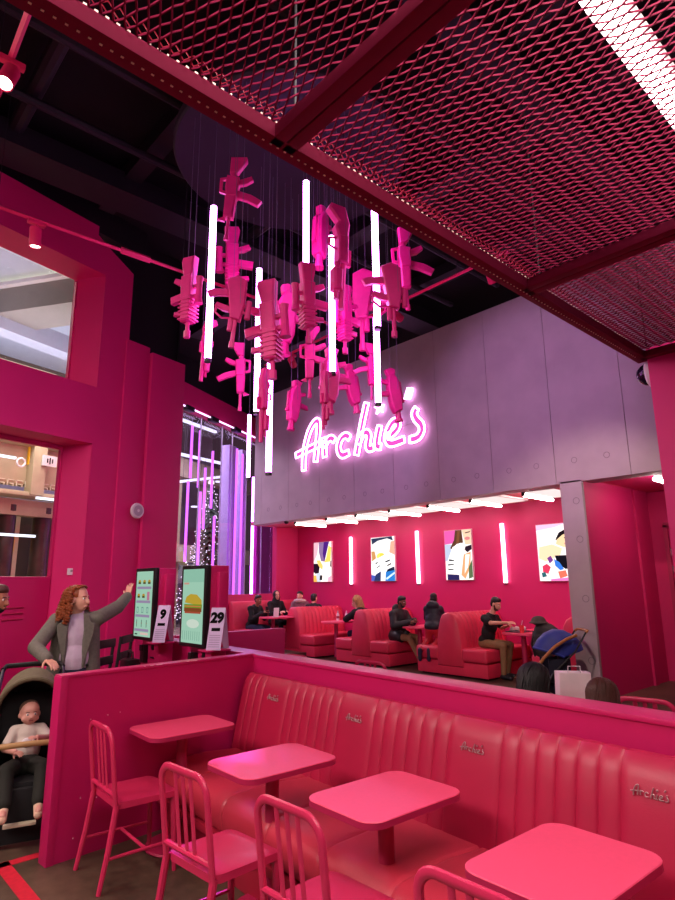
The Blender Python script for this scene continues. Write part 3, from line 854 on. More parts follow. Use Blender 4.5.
def rifle_parts(kind):
    """length 1, barrel to -z (muzzle down), grip and magazine to +x; returns part name -> MB"""
    t = 0.05
    P = {}
    b = MB()
    if kind == 'carbine':
        b.prism([(-.035, .02), (.05, .02), (.055, .24), (-.045, .26), (-.05, .12)], -t, t, 0, None, .008)
        b.prism([(-.04, -.22), (.035, -.22), (.045, .03), (-.045, .03)], -t * .9, t * .9, 0, None, .012)
        b.tube([(0, 0, -.21), (0, 0, -.42)], .014).tube([(0, 0, -.41), (0, 0, -.47)], .02)
        b.prism([(-.09, -.24), (-.03, -.26), (-.03, -.20)], -.012, .012)
        P['stock'] = MB().tube([(0, 0, .24), (0, 0, .36)], .024).prism([(-.03, .30), (.035, .31), (.10, .46), (.095, .50), (-.035, .49)], -t * .7, t * .7, 0, None, .01)
        P['magazine'] = MB().prism([(.045, .02), (.05, .10), (.16, .06), (.25, -.005), (.22, -.065), (.13, -.01)], -t * .5, t * .5, 0, None, .006)
        P['grip'] = MB().prism([(.045, .16), (.05, .225), (.15, .28), (.165, .235), (.11, .18)], -t * .5, t * .5, 0, None, .008)
        P['carry_handle'] = MB().prism([(-.045, .06), (-.10, .08), (-.105, .24), (-.045, .26), (-.045, .235), (-.082, .22), (-.08, .10), (-.045, .09)], -.014, .014)
    elif kind == 'bullpup':
        b.prism([(-.05, -.12), (.05, -.10), (.075, .10), (.12, .42), (.02, .48), (-.07, .42), (-.075, .12)], -t, t, 0, None, .012)
        b.tube([(0, 0, -.10), (0, 0, -.44)], .02).tube([(0, 0, -.40), (0, 0, -.48)], .028)
        b.tube([(.04, 0, -.10), (.04, 0, -.26)], .025)
        P['magazine'] = MB().prism([(.09, .20), (.105, .29), (.24, .27), (.30, .23), (.27, .16), (.2, .19)], -t * .5, t * .5, 0, None, .006)
        P['grip'] = MB().prism([(.05, -.02), (.07, .06), (.19, .10), (.21, .05), (.13, -.005)], -t * .5, t * .5, 0, None, .008)
        P['trigger_guard'] = MB().tube([(.05, 0, -.09), (.13, 0, -.10), (.2, 0, -.03), (.19, 0, .06)], .013, 0, 6)
        P['scope'] = MB().tube([(-.11, 0, -.08), (-.11, 0, .16)], .028).box((-.085, 0, .0), (.05, .02, .03)).box((-.085, 0, .1), (.05, .02, .03))
    elif kind == 'smg':
        b.prism([(-.08, -.30), (.03, -.34), (.07, -.22), (.09, .10), (.06, .34), (-.02, .40), (-.09, .25), (-.1, -.05)], -t * 1.5, t * 1.5, 0, None, .02)
        b.tube([(-.02, 0, -.28), (-.02, 0, -.47)], .045).tube([(-.02, 0, -.45), (-.02, 0, -.5)], .06)
        P['stock'] = MB().prism([(-.05, .36), (.05, .34), (.09, .47), (.0, .5), (-.06, .47)], -t, t, 0, None, .012)
        P['magazine'] = MB().prism([(.08, -.02), (.085, .08), (.22, .06), (.24, -.02)], -t * .6, t * .6, 0, None, .006)
        P['grip'] = MB().prism([(.07, .18), (.06, .27), (.17, .31), (.19, .25)], -t * .6, t * .6, 0, None, .008)
        P['rail'] = MB().box((-.11, 0, .05), (.03, .04, .38)).box((-.12, 0, -.12), (.04, .05, .05))
    elif kind == 'scoped':
        b.prism([(-.05, -.02), (.06, -.02), (.065, .26), (-.05, .26)], -t * 1.2, t * 1.2, 0, None, .01)
        b.prism([(-.05, -.30), (.045, -.30), (.055, 0), (-.055, 0)], -t * 1.3, t * 1.3, 0, None, .014)
        for k in range(6):
            b.box((0, 0, -.27 + k * .045), (.125, t * 2.9, .016))
        b.tube([(0, 0, -.29), (0, 0, -.42)], .018).tube([(0, 0, -.40), (0, 0, -.48)], .03)
        P['stock'] = MB().prism([(-.045, .25), (.05, .25), (.085, .45), (.07, .5), (-.06, .49)], -t * .9, t * .9, 0, None, .012)
        P['magazine'] = MB().prism([(.055, -.02), (.06, .07), (.20, .05), (.19, -.04)], -t * .6, t * .6, 0, None, .006)
        P['grip'] = MB().prism([(.055, .16), (.06, .23), (.16, .28), (.18, .23), (.12, .18)], -t * .5, t * .5, 0, None, .008)
        P['scope'] = MB().tube([(-.11, 0, -.10), (-.11, 0, -.03), (-.11, 0, .14), (-.11, 0, .22)], [.042, .03, .028, .036], 0, 10).box((-.08, 0, .0), (.06, .03, .04)).box((-.08, 0, .12), (.06, .03, .04))
        P['fore_grip'] = MB().prism([(.05, -.2), (.05, -.15), (.15, -.14), (.155, -.19)], -.025, .025, 0, None, .008)
    else:  # shotgun
        b.prism([(-.035, -.05), (.04, -.05), (.045, .2), (-.03, .22)], -t, t, 0, None, .01)
        b.tube([(-.015, 0, -.05), (-.015, 0, -.48)], .022).tube([(.03, 0, -.05), (.03, 0, -.40)], .02)
        P['fore_end'] = MB().prism([(.0, -.32), (.06, -.32), (.068, -.12), (.0, -.12)], -t, t, 0, None, .014)
        P['stock'] = MB().prism([(-.03, .2), (.045, .19), (.075, .28), (.05, .34), (.13, .44), (.11, .5), (-.0, .5), (-.04, .34)], -t * .85, t * .85, 0, None, .014)
        P['trigger_guard'] = MB().tube([(.045, 0, .08), (.10, 0, .1), (.10, 0, .17), (.05, 0, .19)], .01, 0, 6)
        P['sight'] = MB().box((-.05, 0, .02), (.03, .03, .16))
    P['body'] = b
    return P
_rifle_mesh = {}
def rifle(kind, label, c, L, yaw, flip=1, mirror=1, tilt=0.0):
    r = thing('toy_rifle', label, 'toy rifle', c, 0, 'pink toy rifles hanging from the ceiling disc')
    Mx = RZ(yaw) @ RY(tilt) @ Matrix.Diagonal((L * 1.38 * mirror, L * 1.2, L * 1.06 * flip, 1))
    for nm, m in rifle_parts(kind).items():
        o = m.build(nm, rifle_pink, r)
        o.data.transform(Mx)
        if mirror * flip < 0:
            o.data.flip_normals()
    top = L * 0.46
    for dx in (-0.05, 0.06):
        MB().tube([(dx, 0.0, top * (0.9 if dx < 0 else 0.2)), (dx, 0.0, DZ - c[2])], 0.0022, 0, 4).build('wire', mat_wire, r)
mat_wire = mat('grey_wire', '#6b5a78', 0.5, metal=0.3)
VY = 0.83   # yaw that lays the profile across the view from the tables
RIF = [
 ('carbine', 'topmost hanging rifle, a crimson carbine with its curved magazine to the right', (-4.08, 2.48, 5.04), 0.80, VY, 1, 1, 0.08),
 ('scoped', 'bright magenta rifle hanging right behind the second-highest part of the left light tube', (-5.04, 3.10, 5.05), 0.84, VY + 0.25, 1, 1, -0.05),
 ('scoped', 'leftmost hanging rifle, crimson and broad, above the column tops', (-4.48, 2.33, 4.20), 0.74, VY - 0.5, 1, -1, 0.02),
 ('shotgun', 'thin crimson rifle hanging muzzle down under the leftmost one', (-4.97, 2.78, 3.98), 0.66, VY + 0.9, 1, 1, 0.06),
 ('bullpup', 'crimson stubby rifle with a looped trigger guard right of the left light tube', (-3.91, 2.46, 3.90), 0.62, VY + 0.1, 1, -1, 0.10),
 ('carbine', 'bright magenta rifle hanging low in front of the glass-front header', (-5.26, 3.39, 3.91), 0.76, VY + 0.1, 1, -1, 0.0),
 ('scoped', 'long crimson rifle with a scope in front of the second light tube', (-3.81, 2.74, 3.79), 0.86, VY - 0.35, 1, -1, -0.06),
 ('smg', 'magenta rifle tucked behind the long crimson scoped one', (-4.67, 3.56, 4.43), 0.76, VY + 0.4, 1, 1, 0.0),
 ('smg', 'magenta rifle with a narrow stock right of the tallest light tube', (-4.22, 3.65, 5.22), 0.70, VY + 1.0, 1, 1, 0.05),
 ('scoped', 'crimson rifle hanging just under the tallest light tube', (-3.71, 3.05, 4.09), 0.72, VY + 0.5, 1, 1, -0.04),
 ('shotgun', 'crimson rifle with a curved shoulder stock right of the middle light tube', (-3.51, 3.28, 4.52), 0.95, VY + 0.5, 1, -1, 0.06),
 ('bullpup', 'big bright magenta rifle just left of the rightmost light tubes', (-4.11, 4.12, 4.52), 0.90, VY - 0.1, 1, 1, 0.0),
 ('carbine', 'rightmost hanging rifle, crimson with its magazine pointing right', (-3.33, 3.92, 4.58), 0.82, VY + 0.1, 1, 1, -0.04),
 ('bullpup', 'crimson rifle below and left of the rightmost one, its grip to the left', (-3.21, 3.61, 4.12), 0.68, VY + 0.2, 1, -1, 0.0),
 ('carbine', 'magenta carbine hanging level with the lower end of the middle light tube', (-4.29, 3.56, 3.84), 0.72, VY + 0.1, 1, 1, 0.0),
 ('smg', 'crimson thick-bodied rifle over the h of the neon sign', (-3.97, 3.55, 3.57), 0.62, VY + 0.4, 1, 1, 0.0),
 ('smg', 'small pink rifle hanging alone before the neon sign, over its first letter', (-4.84, 3.80, 3.58), 0.54, VY + 0.7, 1, 1, 0.10),
 ('smg', 'small magenta rifle hanging above the middle of the neon sign', (-4.40, 4.24, 3.75), 0.52, VY + 0.4, 1, -1, -0.15),
 ('carbine', 'slim magenta rifle hanging behind the lowest light tube on the right', (-4.10, 4.23, 3.85), 0.60, VY + 0.3, 1, -1, 0.0),
 ('smg', 'small magenta rifle hanging over the end of the neon sign', (-4.11, 4.58, 3.68), 0.56, VY + 0.3, 1, -1, -0.12),
 ('shotgun', 'dark crimson rifle hanging over the lowest light tube on the left', (-4.44, 3.11, 3.35), 0.70, VY + 0.8, 1, 1, 0.0),
 ('scoped', 'magenta rifle with rails between the middle tube and the big magenta one', (-3.98, 3.75, 4.25), 0.70, VY + 0.7, 1, 1, 0.0),
 ('shotgun', 'thin crimson rifle hanging muzzle down to the first letters of the neon sign', (-3.77, 3.29, 3.28), 0.52, VY + 0.9, 1, 1, 0.0),
 ('shotgun', 'crimson rifle end showing just under the canopy edge beam', (-3.50, 3.70, 5.18), 0.40, VY + 1.0, 1, 1, 0.0),
]
for a in RIF:
    rifle(*a)
TUB = [('left white light tube of the hanging chandelier', (-4.41, 2.5), 5.15, 3.62), ('second white light tube from the left, behind the crimson scoped rifle', (-4.68, 3.21), 4.89, 3.33),
       ('lowest white light tube on the left of the chandelier', (-4.73, 3.4), 3.94, 2.76), ('tallest-hung white light tube at the middle of the chandelier', (-4.02, 3.29), 5.59, 4.45),
       ('middle white light tube, lit in front of the black void', (-3.91, 3.52), 5.03, 3.60), ('white light tube under the canopy edge at the right of the chandelier', (-3.38, 3.58), 5.15, 3.89),
       ('lowest white light tube on the right, ending over the neon sign', (-3.84, 4.05), 4.31, 3.39), ('thin far white light tube in front of the glass front edge', (-5.49, 3.67), 3.59, 2.84)]
for lab, (x, y), z1, z0 in TUB:
    t = thing('light_tube', lab, 'light tube', (x, y, z0), 0, 'white light tubes of the chandelier')
    rad = 0.03 if 'thin' not in lab else 0.02
    MB().tube([(0, 0, 0.03), (0, 0, z1 - z0)], rad, 0, 14).build('tube', tube_white, t)
    MB().tube([(0, 0, 0), (0, 0, 0.03)], rad * 1.05, 0, 14).build('end_cap', black_plastic, t)
    MB().tube([(0, 0, z1 - z0), (0, 0, DZ - z0)], 0.0022, 0, 4).build('wire', mat_wire, t)

# ------------------------------------------------------------------ upholstered bench along the wall
bench = thing('banquette_bench', 'long red-pink vinyl banquette with fluted back running along the low wall', 'bench', tuple(BW.translation), -0.0571)
BAD = [0.56, 1.51, 2.46, 3.41, 4.36]
def sweep(xs, prof_at, m=0, mb=None):
    """prof_at(x) -> list of (y,z); closed loops joined along x"""
    mb = mb or MB()
    n = None
    vs, fs = [], []
    for x in xs:
        p = prof_at(x)
        n = len(p)
        vs += [(x, a, b) for a, b in p]
    for i in range(len(xs) - 1):
        for k in range(n):
            l = (k + 1) % n
            fs.append((i * n + k, i * n + l, (i + 1) * n + l, (i + 1) * n + k))
    fs.append(tuple(range(n - 1, -1, -1)))
    fs.append(tuple((len(xs) - 1) * n + k for k in range(n)))
    return mb.add(vs, fs, m)
def bulge_samples(seams):
    out = []
    for a, b in zip(seams[:-1], seams[1:]):
        w_ = b - a
        if w_ < 1e-3: continue
        amp = 0.011 if w_ < 0.15 else 0.010
        for u in (0.0, 0.04, 0.12, 0.28, 0.5, 0.72, 0.88, 0.96):
            e = min(u, 1 - u) * w_ / (w_ * 0.5 if w_ < 0.15 else 0.05)
            e = min(1, e)
            out.append((a + u * w_, amp * math.sqrt(max(0, 1 - (1 - e) ** 2))))
    out.append((seams[-1], 0.0))
    return out
seams = sorted(set([0.085, 0.187, 0.288, BAD[0] - 0.17] + [b + 0.17 + k * 0.1017 for b in BAD for k in range(7)]))
seams = [s for s in seams if s < 5.2]
smp = bulge_samples(seams)
amp = dict(smp)
def back_prof(x):
    d = amp[x]
    base = [(-0.235, 0.40), (-0.215, 0.52), (-0.185, 0.66), (-0.155, 0.80), (-0.128, 0.91), (-0.105, 0.965), (-0.072, 0.997), (-0.035, 0.995)]
    out = []
    for i, (y, z) in enumerate(base):
        k = 1.0 if i < 5 else (0.9, 0.6, 0.2)[i - 5]
        out.append((y - d * k, z + (d * 0.7 * (1 - k) if i >= 5 else 0)))
    return out + [(-0.006, 0.96), (-0.006, 0.40)]
sweep([x for x, _ in smp], back_prof).build('backrest', vinyl, bench, 40)
sx = []
k = 0.145
while k < 5.2:
    for u, d in ((0, 0.010), (0.015, 0.0), (0.03, 0.0), (0.24, 0.0), (0.45, 0.0), (0.465, 0.0)):
        sx.append((k + u, d))
    k += 0.48
sxd = dict(sx)
def seat_prof(x):
    d = sxd[x]
    return [(-0.10, 0.26), (-0.845, 0.26), (-0.865 + d, 0.285), (-0.870 + d, 0.36), (-0.860 + d, 0.41), (-0.825 + d, 0.447), (-0.76, 0.465 - d), (-0.5, 0.475 - d), (-0.28, 0.46 - d), (-0.10, 0.45 - d)]
sweep([x for x, _ in sx], seat_prof).build('seat', mat('seat_vinyl', '#be3046', 0.42, var=0.05, bump=0.1, bscale=140), bench, 40)
mb = MB().box((2.70, -0.42, 0.13), (5.1, 0.80, 0.26), 0, None, 0.01).box((2.70, -0.84, 0.225), (5.1, 0.06, 0.05), 0, None, 0.012)
mb.build('plinth', mat('plinth_vinyl', '#a81c38', 0.45, var=0.05), bench)
def script_badge(wd):
    mb = MB()
    sc = wd / 4.0
    for st in STR:
        pts = smooth_line(st, 3)
        mb.tube([((p.x + 9.4) * sc, 0, (p.y - 5.0) * sc) for p in pts], 0.0028, 0, 6)
    mb.ball((0.86 * sc, 0, 0.40 * sc), 0.005)
    mb.tube([(1.62 * sc, 0, 0.42 * sc), (1.76 * sc, 0, 0.62 * sc)], 0.004, 0, 6)
    return mb
badge_m = mat('badge_metal', '#b89a9c', 0.42, metal=0.8, var=0.03)
for i, b in enumerate(BAD[:4]):
    o = script_badge(0.15).build('script_badge', badge_m, bench)
    o['label'] = "chrome script badge reading Archie's"
    o.location = (b - (0.045 if i == 3 else 0), -0.156, 0.872)
    o.rotation_euler = (math.radians(-13), 0, 0)

# ------------------------------------------------------------------ cafe tables
def cafe_table(label, loc, rz, sx_=0.47, sy_=0.63):
    t = thing('cafe_table', label, 'table', loc, rz, 'small pink tables along the banquette')
    top = MB().slab(rrect(-sx_ / 2, -sy_ / 2, sx_ / 2, sy_ / 2, 0.085, 6), 0.722, 0.75, 0, None, 0.003).build('tabletop', pink_table, t)
    MB().slab(rrect(-sx_ / 2 + .001, -sy_ / 2 + .001, sx_ / 2 - .001, sy_ / 2 - .001, 0.085, 6), 0.720, 0.7455, 0, T(0, 0, 0) @ Matrix.Diagonal((1.006, 1.006, 1, 1))).build('edge_band', pink_edge, top)
    MB().lathe([(0.05, 0.02), (0.038, 0.05), (0.038, 0.70), (0.06, 0.718), (0.001, 0.72)], 0, 20).box((0, 0, 0.708), (0.24, 0.24, 0.02), 0).build('pedestal', pink_edge, t)
    MB().lathe([(0.001, 0), (0.215, 0), (0.22, 0.008), (0.21, 0.018), (0.06, 0.03), (0.001, 0.03)], 0, 32).build('base', pink_edge, t)
    return t
cafe_table('small pink table against the end partition', (-4.10, 2.24, 0), -0.04)
cafe_table('small pink table lit violet at one corner, second from the partition', (-2.98, 2.20, 0), -0.03)
cafe_table('pink pedestal table in the middle, third from the partition', (-2.15, 2.245, 0), -0.03)
cafe_table('pink table nearest the frame bottom, fourth from the partition', (-1.23, 2.19, 0), -0.03)

# ------------------------------------------------------------------ metal chairs
def metal_chair(label, loc, rz, group='pink metal slat-back chairs'):
    c = thing('metal_chair', label, 'chair', loc, rz, group)
    wv, dp = 0.20, 0.20
    # seat: dished
    n = 14
    vs, fs = [], []
    rp = rrect(-0.205, -0.19, 0.205, 0.205, 0.05, 5)
    def dish(x, y):
        return 0.455 - 0.016 * max(0, 1 - (x / 0.19) ** 2) * max(0, 1 - ((y + 0.03) / 0.19) ** 2) + 0.008 * math.exp(-(x / 0.03) ** 2) * max(0, y / 0.2) - 0.01 * max(0, (y - 0.12) / 0.08) ** 2
    rings = 9
    for i in range(rings):
        k = 1 - i / rings
        for x, y in rp:
            vs.append((x * k, y * k + 0.0 * (1 - k), dish(x * k, y * k)))
    m_ = len(rp)
    vs.append((0, 0, dish(0, 0)))
    for i in range(rings - 1):
        for k in range(m_):
            l = (k + 1) % m_
            fs.append((i * m_ + k, i * m_ + l, (i + 1) * m_ + l, (i + 1) * m_ + k))
    for k in range(m_):
        fs.append(((rings - 1) * m_ + k, (rings - 1) * m_ + (k + 1) % m_, rings * m_))
    mb = MB().add(vs, fs)
    ve = [(x, y, dish(x, y)) for x, y in rp] + [(x * 1.0, y, 0.42) for x, y in rp] + [(x * .97, y * .97, 0.42) for x, y in rp]
    fe = []
    for q in range(2):
        for k in range(m_):
            l = (k + 1) % m_
            fe.append((q * m_ + l, q * m_ + k, (q + 1) * m_ + k, (q + 1) * m_ + l))
    fe.append(tuple(range(2 * m_, 3 * m_)))
    mb.add(ve, fe)
    mb.build('seat', pink_metal, c, 45)
    # curved back hoop, in the rear plane leaning back a little
    def rear(x, z):
        return (x, -0.195 - 0.10 * max(0, (z - 0.42)) / 0.44 * 0.55, z)
    hp = [rear(-wv, 0.43), rear(-wv, 0.60), rear(-wv, 0.76)]
    for q in range(1, 7):
        a = PI - q * PI / 12
        hp.append(rear(-wv + 0.085 + 0.085 * math.cos(a), 0.775 + 0.085 * math.sin(a)))
    hp2 = [(-x, y, z) for x, y, z in hp[::-1]]
    hoop = hp + hp2
    MB().tube(hoop, 0.019, 0, 10, None, False, 0.7, (0, 1, 0)).build('back_hoop', pink_metal, c)
    for x in (-0.066, 0.0, 0.066):
        MB().tube([rear(x, 0.50), rear(x, 0.68), rear(x, 0.858)], 0.0155, 0, 8, None, False, 0.35, (0, 1, 0)).build('slat', pink_metal, c)
    MB().tube([rear(-wv, 0.50), rear(wv, 0.50)], 0.014, 0, 8).build('crossbar', pink_metal, c)
    for sx2 in (-1, 1):
        MB().tube([(sx2 * wv, -0.192, 0.445), (sx2 * (wv + 0.005), -0.225, 0.22), (sx2 * (wv + 0.012), -0.27, 0.0)], [0.019, 0.018, 0.014], 0, 8).build('leg', pink_metal, c)
        MB().tube([(sx2 * (wv - .02), 0.175, 0.43), (sx2 * (wv - .012), 0.185, 0.2), (sx2 * (wv - .005), 0.195, 0.0)], [0.019, 0.018, 0.014], 0, 8).build('leg', pink_metal, c)
        MB().tube([(sx2 * (wv + .006), -0.235, 0.17), (sx2 * (wv - .01), 0.188, 0.17)], 0.010, 0, 8).build('stretcher', pink_metal, c)
    MB().tube([(-wv, -0.0, 0.17), (wv, -0.0, 0.17)], 0.010, 0, 8).build('stretcher', pink_metal, c)
    return c
metal_chair('pink slat-back metal chair at the table beside the partition', (-3.98, 1.86, 0), -0.05)
metal_chair('pink slat-back metal chair at the second table, seat streaked with violet light', (-2.80, 1.78, 0), 0.05)
metal_chair('pink slat-back metal chair at the third table from the partition', (-2.08, 1.85, 0), 0.02)
metal_chair('pink metal chair of which only the curved back top shows by the lowest table', (-1.20, 1.84, 0), 0.0)
for (x, y, a, lab) in ((-6.05, 5.0, 0.2, 'pink chair back showing above the low wall by the corner booths'), (-4.98, 5.2, 0.2, 'pink chair back showing above the bench wall before the middle booth'), (-1.99, 5.05, 0.15, 'pink chair back showing behind the brown-haired head')):
    metal_chair(lab, (x, y, 0), a + PI * 0, 'pink chairs on the far side of the bench wall')

# ------------------------------------------------------------------ booths
BY0, BY1 = 9.45, 10.97
def booth_back(b, x0, sides, ztop=1.15):
    L = BY1 - BY0
    # solid core with rounded shoulders
    prof = [(-0.30, 0.0), (-0.29, 0.5), (-0.25, 0.8), (-0.20, 1.0), (-0.15, 1.10), (-0.08, 1.145), (0, 1.155), (0.08, 1.145), (0.15, 1.10), (0.20, 1.0), (0.25, 0.8), (0.29, 0.5), (0.30, 0.0)]
    prof = [(x, 0.18 + (z) * (ztop - 0.18) / 1.155) for x, z in prof]
    MB().prism(prof, 0, L, 0, T(x0, 0, 0), 0.03).build('backrest', vinyl2, b, 50)
    for s in sides:
        mb = MB()
        nfl = 11
        wd = (L - 0.16) / nfl
        for k in range(nfl):
            y = 0.10 + (k + 0.5) * wd
            pts = [(x0 + s * 0.285, y, 0.50), (x0 + s * 0.255, y, 0.74), (x0 + s * 0.205, y, 0.97), (x0 + s * 0.155, y, 1.075), (x0 + s * 0.10, y, 1.128)]
            mb.tube(pts, wd * 0.56, 0, 8, None, False, 0.42, (s, 0, 0.3))
        mb.build('fluted_panel', vinyl2, b, 60)
def booth_seat(b, xa, xb):
    L = BY1 - BY0
    MB().box(((xa + xb) / 2, L / 2, 0.40), (abs(xb - xa), L, 0.24), 0, None, 0.055).build('seat', vinyl2, b, 60)
def booth_plinth(b, xa, xb):
    L = BY1 - BY0
    MB().box(((xa + xb) / 2, L / 2 + 0.02, 0.15), (abs(xb - xa) - 0.02, L - 0.02, 0.24), 0, None, 0.02).box(((xa + xb) / 2, L / 2 + 0.04, 0.02), (abs(xb - xa) - 0.14, L - 0.12, 0.05), 1).build('plinth', [vinyl2, black_plastic], b, 40)
def double_booth(label, x):
    b = thing('booth_sofa', label, 'booth seat', (x, BY0, 0), 0, 'back-to-back vinyl booth seats')
    booth_back(b, 0, (-1, 1))
    booth_seat(b, -0.82, -0.27)
    booth_seat(b, 0.27, 0.82)
    booth_plinth(b, -0.82, 0.82)
    return b
double_booth('red-pink double booth seat farthest along the wall, two bottles on the table after it', -12.06)
double_booth('red-pink double booth seat between the man in black puffer jacket and the blond person', -9.68)
double_booth('red-pink double booth seat between the kneeling child and the man in the black T-shirt', -7.30)
b = thing('booth_sofa', 'single booth seat against the grey column, mostly behind the blue pushchair', 'booth seat', (-4.79, BY0, 0), 0)
booth_back(b, 0, (-1,)); booth_seat(b, -0.82, -0.27); booth_plinth(b, -0.82, 0.28)
# corner booth by the glass front, on a step
b = thing('booth_sofa', 'corner booth seat by the glass front where women in black sit', 'booth seat', (-13.32, 8.45, 0.12), 0)
MB().prism([(-0.06, 0), (0.24, 0), (0.2, 0.55), (0.12, 1.08), (0.06, 1.16), (-0.02, 1.17), (-0.06, 1.12)], 0, 2.0, 0, None, 0.025).build('backrest', vinyl2, b, 50)
MB().box((0.42, 1.0, 0.40), (0.5, 2.0, 0.22), 0, None, 0.05).build('seat', vinyl2, b, 60)
MB().box((0.38, 1.0, 0.15), (0.5, 1.96, 0.3), 0, None, 0.02).build('plinth', vinyl2, b)

def booth_table(label, x, y0, y1, h, wd=0.66):
    t = thing('booth_table', label, 'table', (x, 0, h - 0.80), 0, 'fixed pink booth tables')
    r = 0.16
    MB().slab([(-wd / 2, y1)] + rrect(-wd / 2, y0, wd / 2, y0 + 2 * r, r, 6)[21:] + rrect(-wd / 2, y0, wd / 2, y0 + 2 * r, r, 6)[:7] + [(wd / 2, y1)], 0.765, 0.80, 0, None, 0.004).build('tabletop', pink_table, t)
    for y in (y0 + 0.28, y1 - 0.2):
        MB().lathe([(0.05, 0.0), (0.045, 0.04), (0.045, 0.74), (0.09, 0.765), (0.001, 0.768)], 0, 18, T(0, y, 0)).build('pedestal', pink_edge, t)
    return t
booth_table('booth table with two white bottles, the blond person leaning on it', -10.87, 9.55, 10.95, 0.84)
booth_table('booth table with the white food box, between the man and the kneeling child', -8.49, 9.75, 10.95, 0.82)
booth_table('booth table with the tray and red cup before the man in black T-shirt', -6.05, 9.72, 10.95, 0.82)
booth_table('corner booth table in front of the women in black', -12.28, 8.75, 9.9, 0.93, 0.6)

# things on the booth tables
def bottle(label, loc):
    t = thing('sauce_bottle', label, 'bottle', loc, 0, 'sauce bottles on the booth table')
    MB().lathe([(0.001, 0), (0.034, 0), (0.036, 0.01), (0.036, 0.13), (0.022, 0.17), (0.016, 0.18), (0.001, 0.18)], 0, 14).build('body', white_paint, t)
    MB().lathe([(0.018, 0.18), (0.016, 0.20), (0.006, 0.235), (0.001, 0.236)], 0, 12).build('cap', mat('bottle_cap', '#c8b8bc', 0.4), t)
    MB().lathe([(0.0365, 0.05), (0.037, 0.05), (0.037, 0.11), (0.0365, 0.11)], 0, 14).build('wrap', mat('bottle_wrap', '#a03050', 0.5), t)
bottle('white sauce bottle nearer the fluted booth back', (-11.05, 10.05, 0.84))
bottle('white sauce bottle beside the blond person', (-10.82, 10.12, 0.84))
MB().box((0, 0, 0.05), (0.2, 0.16, 0.10), 0, T(-8.28, 10.25, 0.82) @ RZ(0.3), 0.01).build('food_box', white_paint)
tag(bpy.data.objects['food_box'], 'white food box on the table before the kneeling child', 'box')
tr = thing('food_tray', 'dark food tray heaped with crumpled white wrappers on the booth table', 'tray', (-6.18, 10.1, 0.82))
MB().slab(rrect(-0.17, -0.22, 0.17, 0.22, 0.03), 0, 0.015, 0, None, 0.004).build('tray', black_plastic, tr)
paper = mat('wrapper_paper', '#e8d4d6', 0.7, bump=0.4, bscale=40)
def crumple(c, r, seed):
    rn = random.Random(seed)
    bm = bmesh.new()
    bmesh.ops.create_icosphere(bm, subdivisions=2, radius=r)
    for v in bm.verts:
        v.co *= rn.uniform(0.7, 1.15)
        v.co.z *= 0.7
        v.co += Vector(c)
    return MB().bm(bm)
for k, (dx, dy) in enumerate(((-0.08, -0.1), (0.05, -0.02), (0.0, 0.12), (-0.09, 0.06))):
    crumple((dx, dy, 0.05), 0.06, k).build('wrapper', paper, tr, 0)
for k, (x, y, lab) in enumerate(((-5.55, 10.35, 'crumpled white wrapper on the far table edge'), (-5.42, 10.5, 'crumpled pale wrapper near the column'))):
    pass
cup = thing('drink_cup', 'red translucent cup with a straw on the booth table', 'cup', (-6.0, 9.88, 0.82))
MB().lathe([(0.001, 0), (0.035, 0), (0.045, 0.13), (0.047, 0.135), (0.001, 0.135)], 0, 16).build('cup_body', mat('red_cup', '#e2444e', 0.25), cup)
MB().tube([(0, 0, 0.13), (0.02, 0.01, 0.22)], 0.005, 0, 6).build('straw', white_paint, cup)
sd = thing('sign_holder', 'small white card holder standing on the corner booth table', 'card holder', (-12.1, 8.98, 0.93))
MB().box((0, 0, 0.11), (0.02, 0.15, 0.22), 0, RY(0.1), 0.004).build('card', white_paint, sd)
MB().box((0, 0, 0.008), (0.09, 0.15, 0.016), 0, None, 0.004).build('foot', white_paint, sd)

# ------------------------------------------------------------------ alcove lights, wall tubes and photo panels
tray_glow = mat_light('tray_glow', (1.0, 0.80, 0.78), 1.0)  # emission stands in for tube light falling on the white trays
labs = ['ceiling light of the alcove farthest along the grey wall', 'second alcove ceiling light from the glass front', 'third alcove ceiling light from the glass front', 'fourth alcove ceiling light from the glass front, before the blue-collared photo', 'third alcove ceiling light counting from the column', 'second alcove ceiling light counting from the column', 'alcove ceiling light next to the grey column']
for lab, x in zip(labs, (-12.0, -10.8, -9.78, -8.75, -7.68, -6.65, -5.53)):
    t = thing('alcove_light', lab, 'light', (x, 9.48, 3.285), 0, 'alcove ceiling lights')
    MB().box((0.30, 0.52, -0.02), (0.62, 1.04, 0.04), 0, None, 0.006).build('tray', mat('tray_white', '#f4e4e4', 0.5), t)
    MB().box((0.31, 0.5, -0.045), (0.52, 0.98, 0.012), 0).build('diffuser', tray_glow, t)  # glowing plate added so the tray looks lit
    MB().tube([(0, 0.02, -0.085), (0, 1.02, -0.085)], 0.03, 0, 10).build('tube', tube_warm, t)
    MB().box((0, 0.0, -0.06), (0.05, 0.04, 0.09)).build('end_cap', black_plastic, t)
    MB().box((0, 1.03, -0.06), (0.05, 0.03, 0.09)).build('end_cap', black_plastic, t)
for xc, lab in ((-3.35, 'white strip light under the corridor ceiling beside the pink pier'), (-2.3, 'added unseen strip light brightening the corridor, hidden behind the pink pier')):  # the second one is unseen, added to brighten the corridor
    t = thing('corridor_light', lab, 'light', (xc, 9.5, 3.285))
    MB().box((0.25, 0.5, -0.02), (0.5, 1.04, 0.04), 0, None, 0.006).build('tray', white_paint, t)
    MB().box((0.26, 0.5, -0.045), (0.42, 0.96, 0.012), 0).build('diffuser', tray_glow, t)  # same added glow as on the alcove trays
    MB().tube([(0, 0.02, -0.085), (0, 1.0, -0.085)], 0.03, 0, 10).build('tube', tube_warm, t)
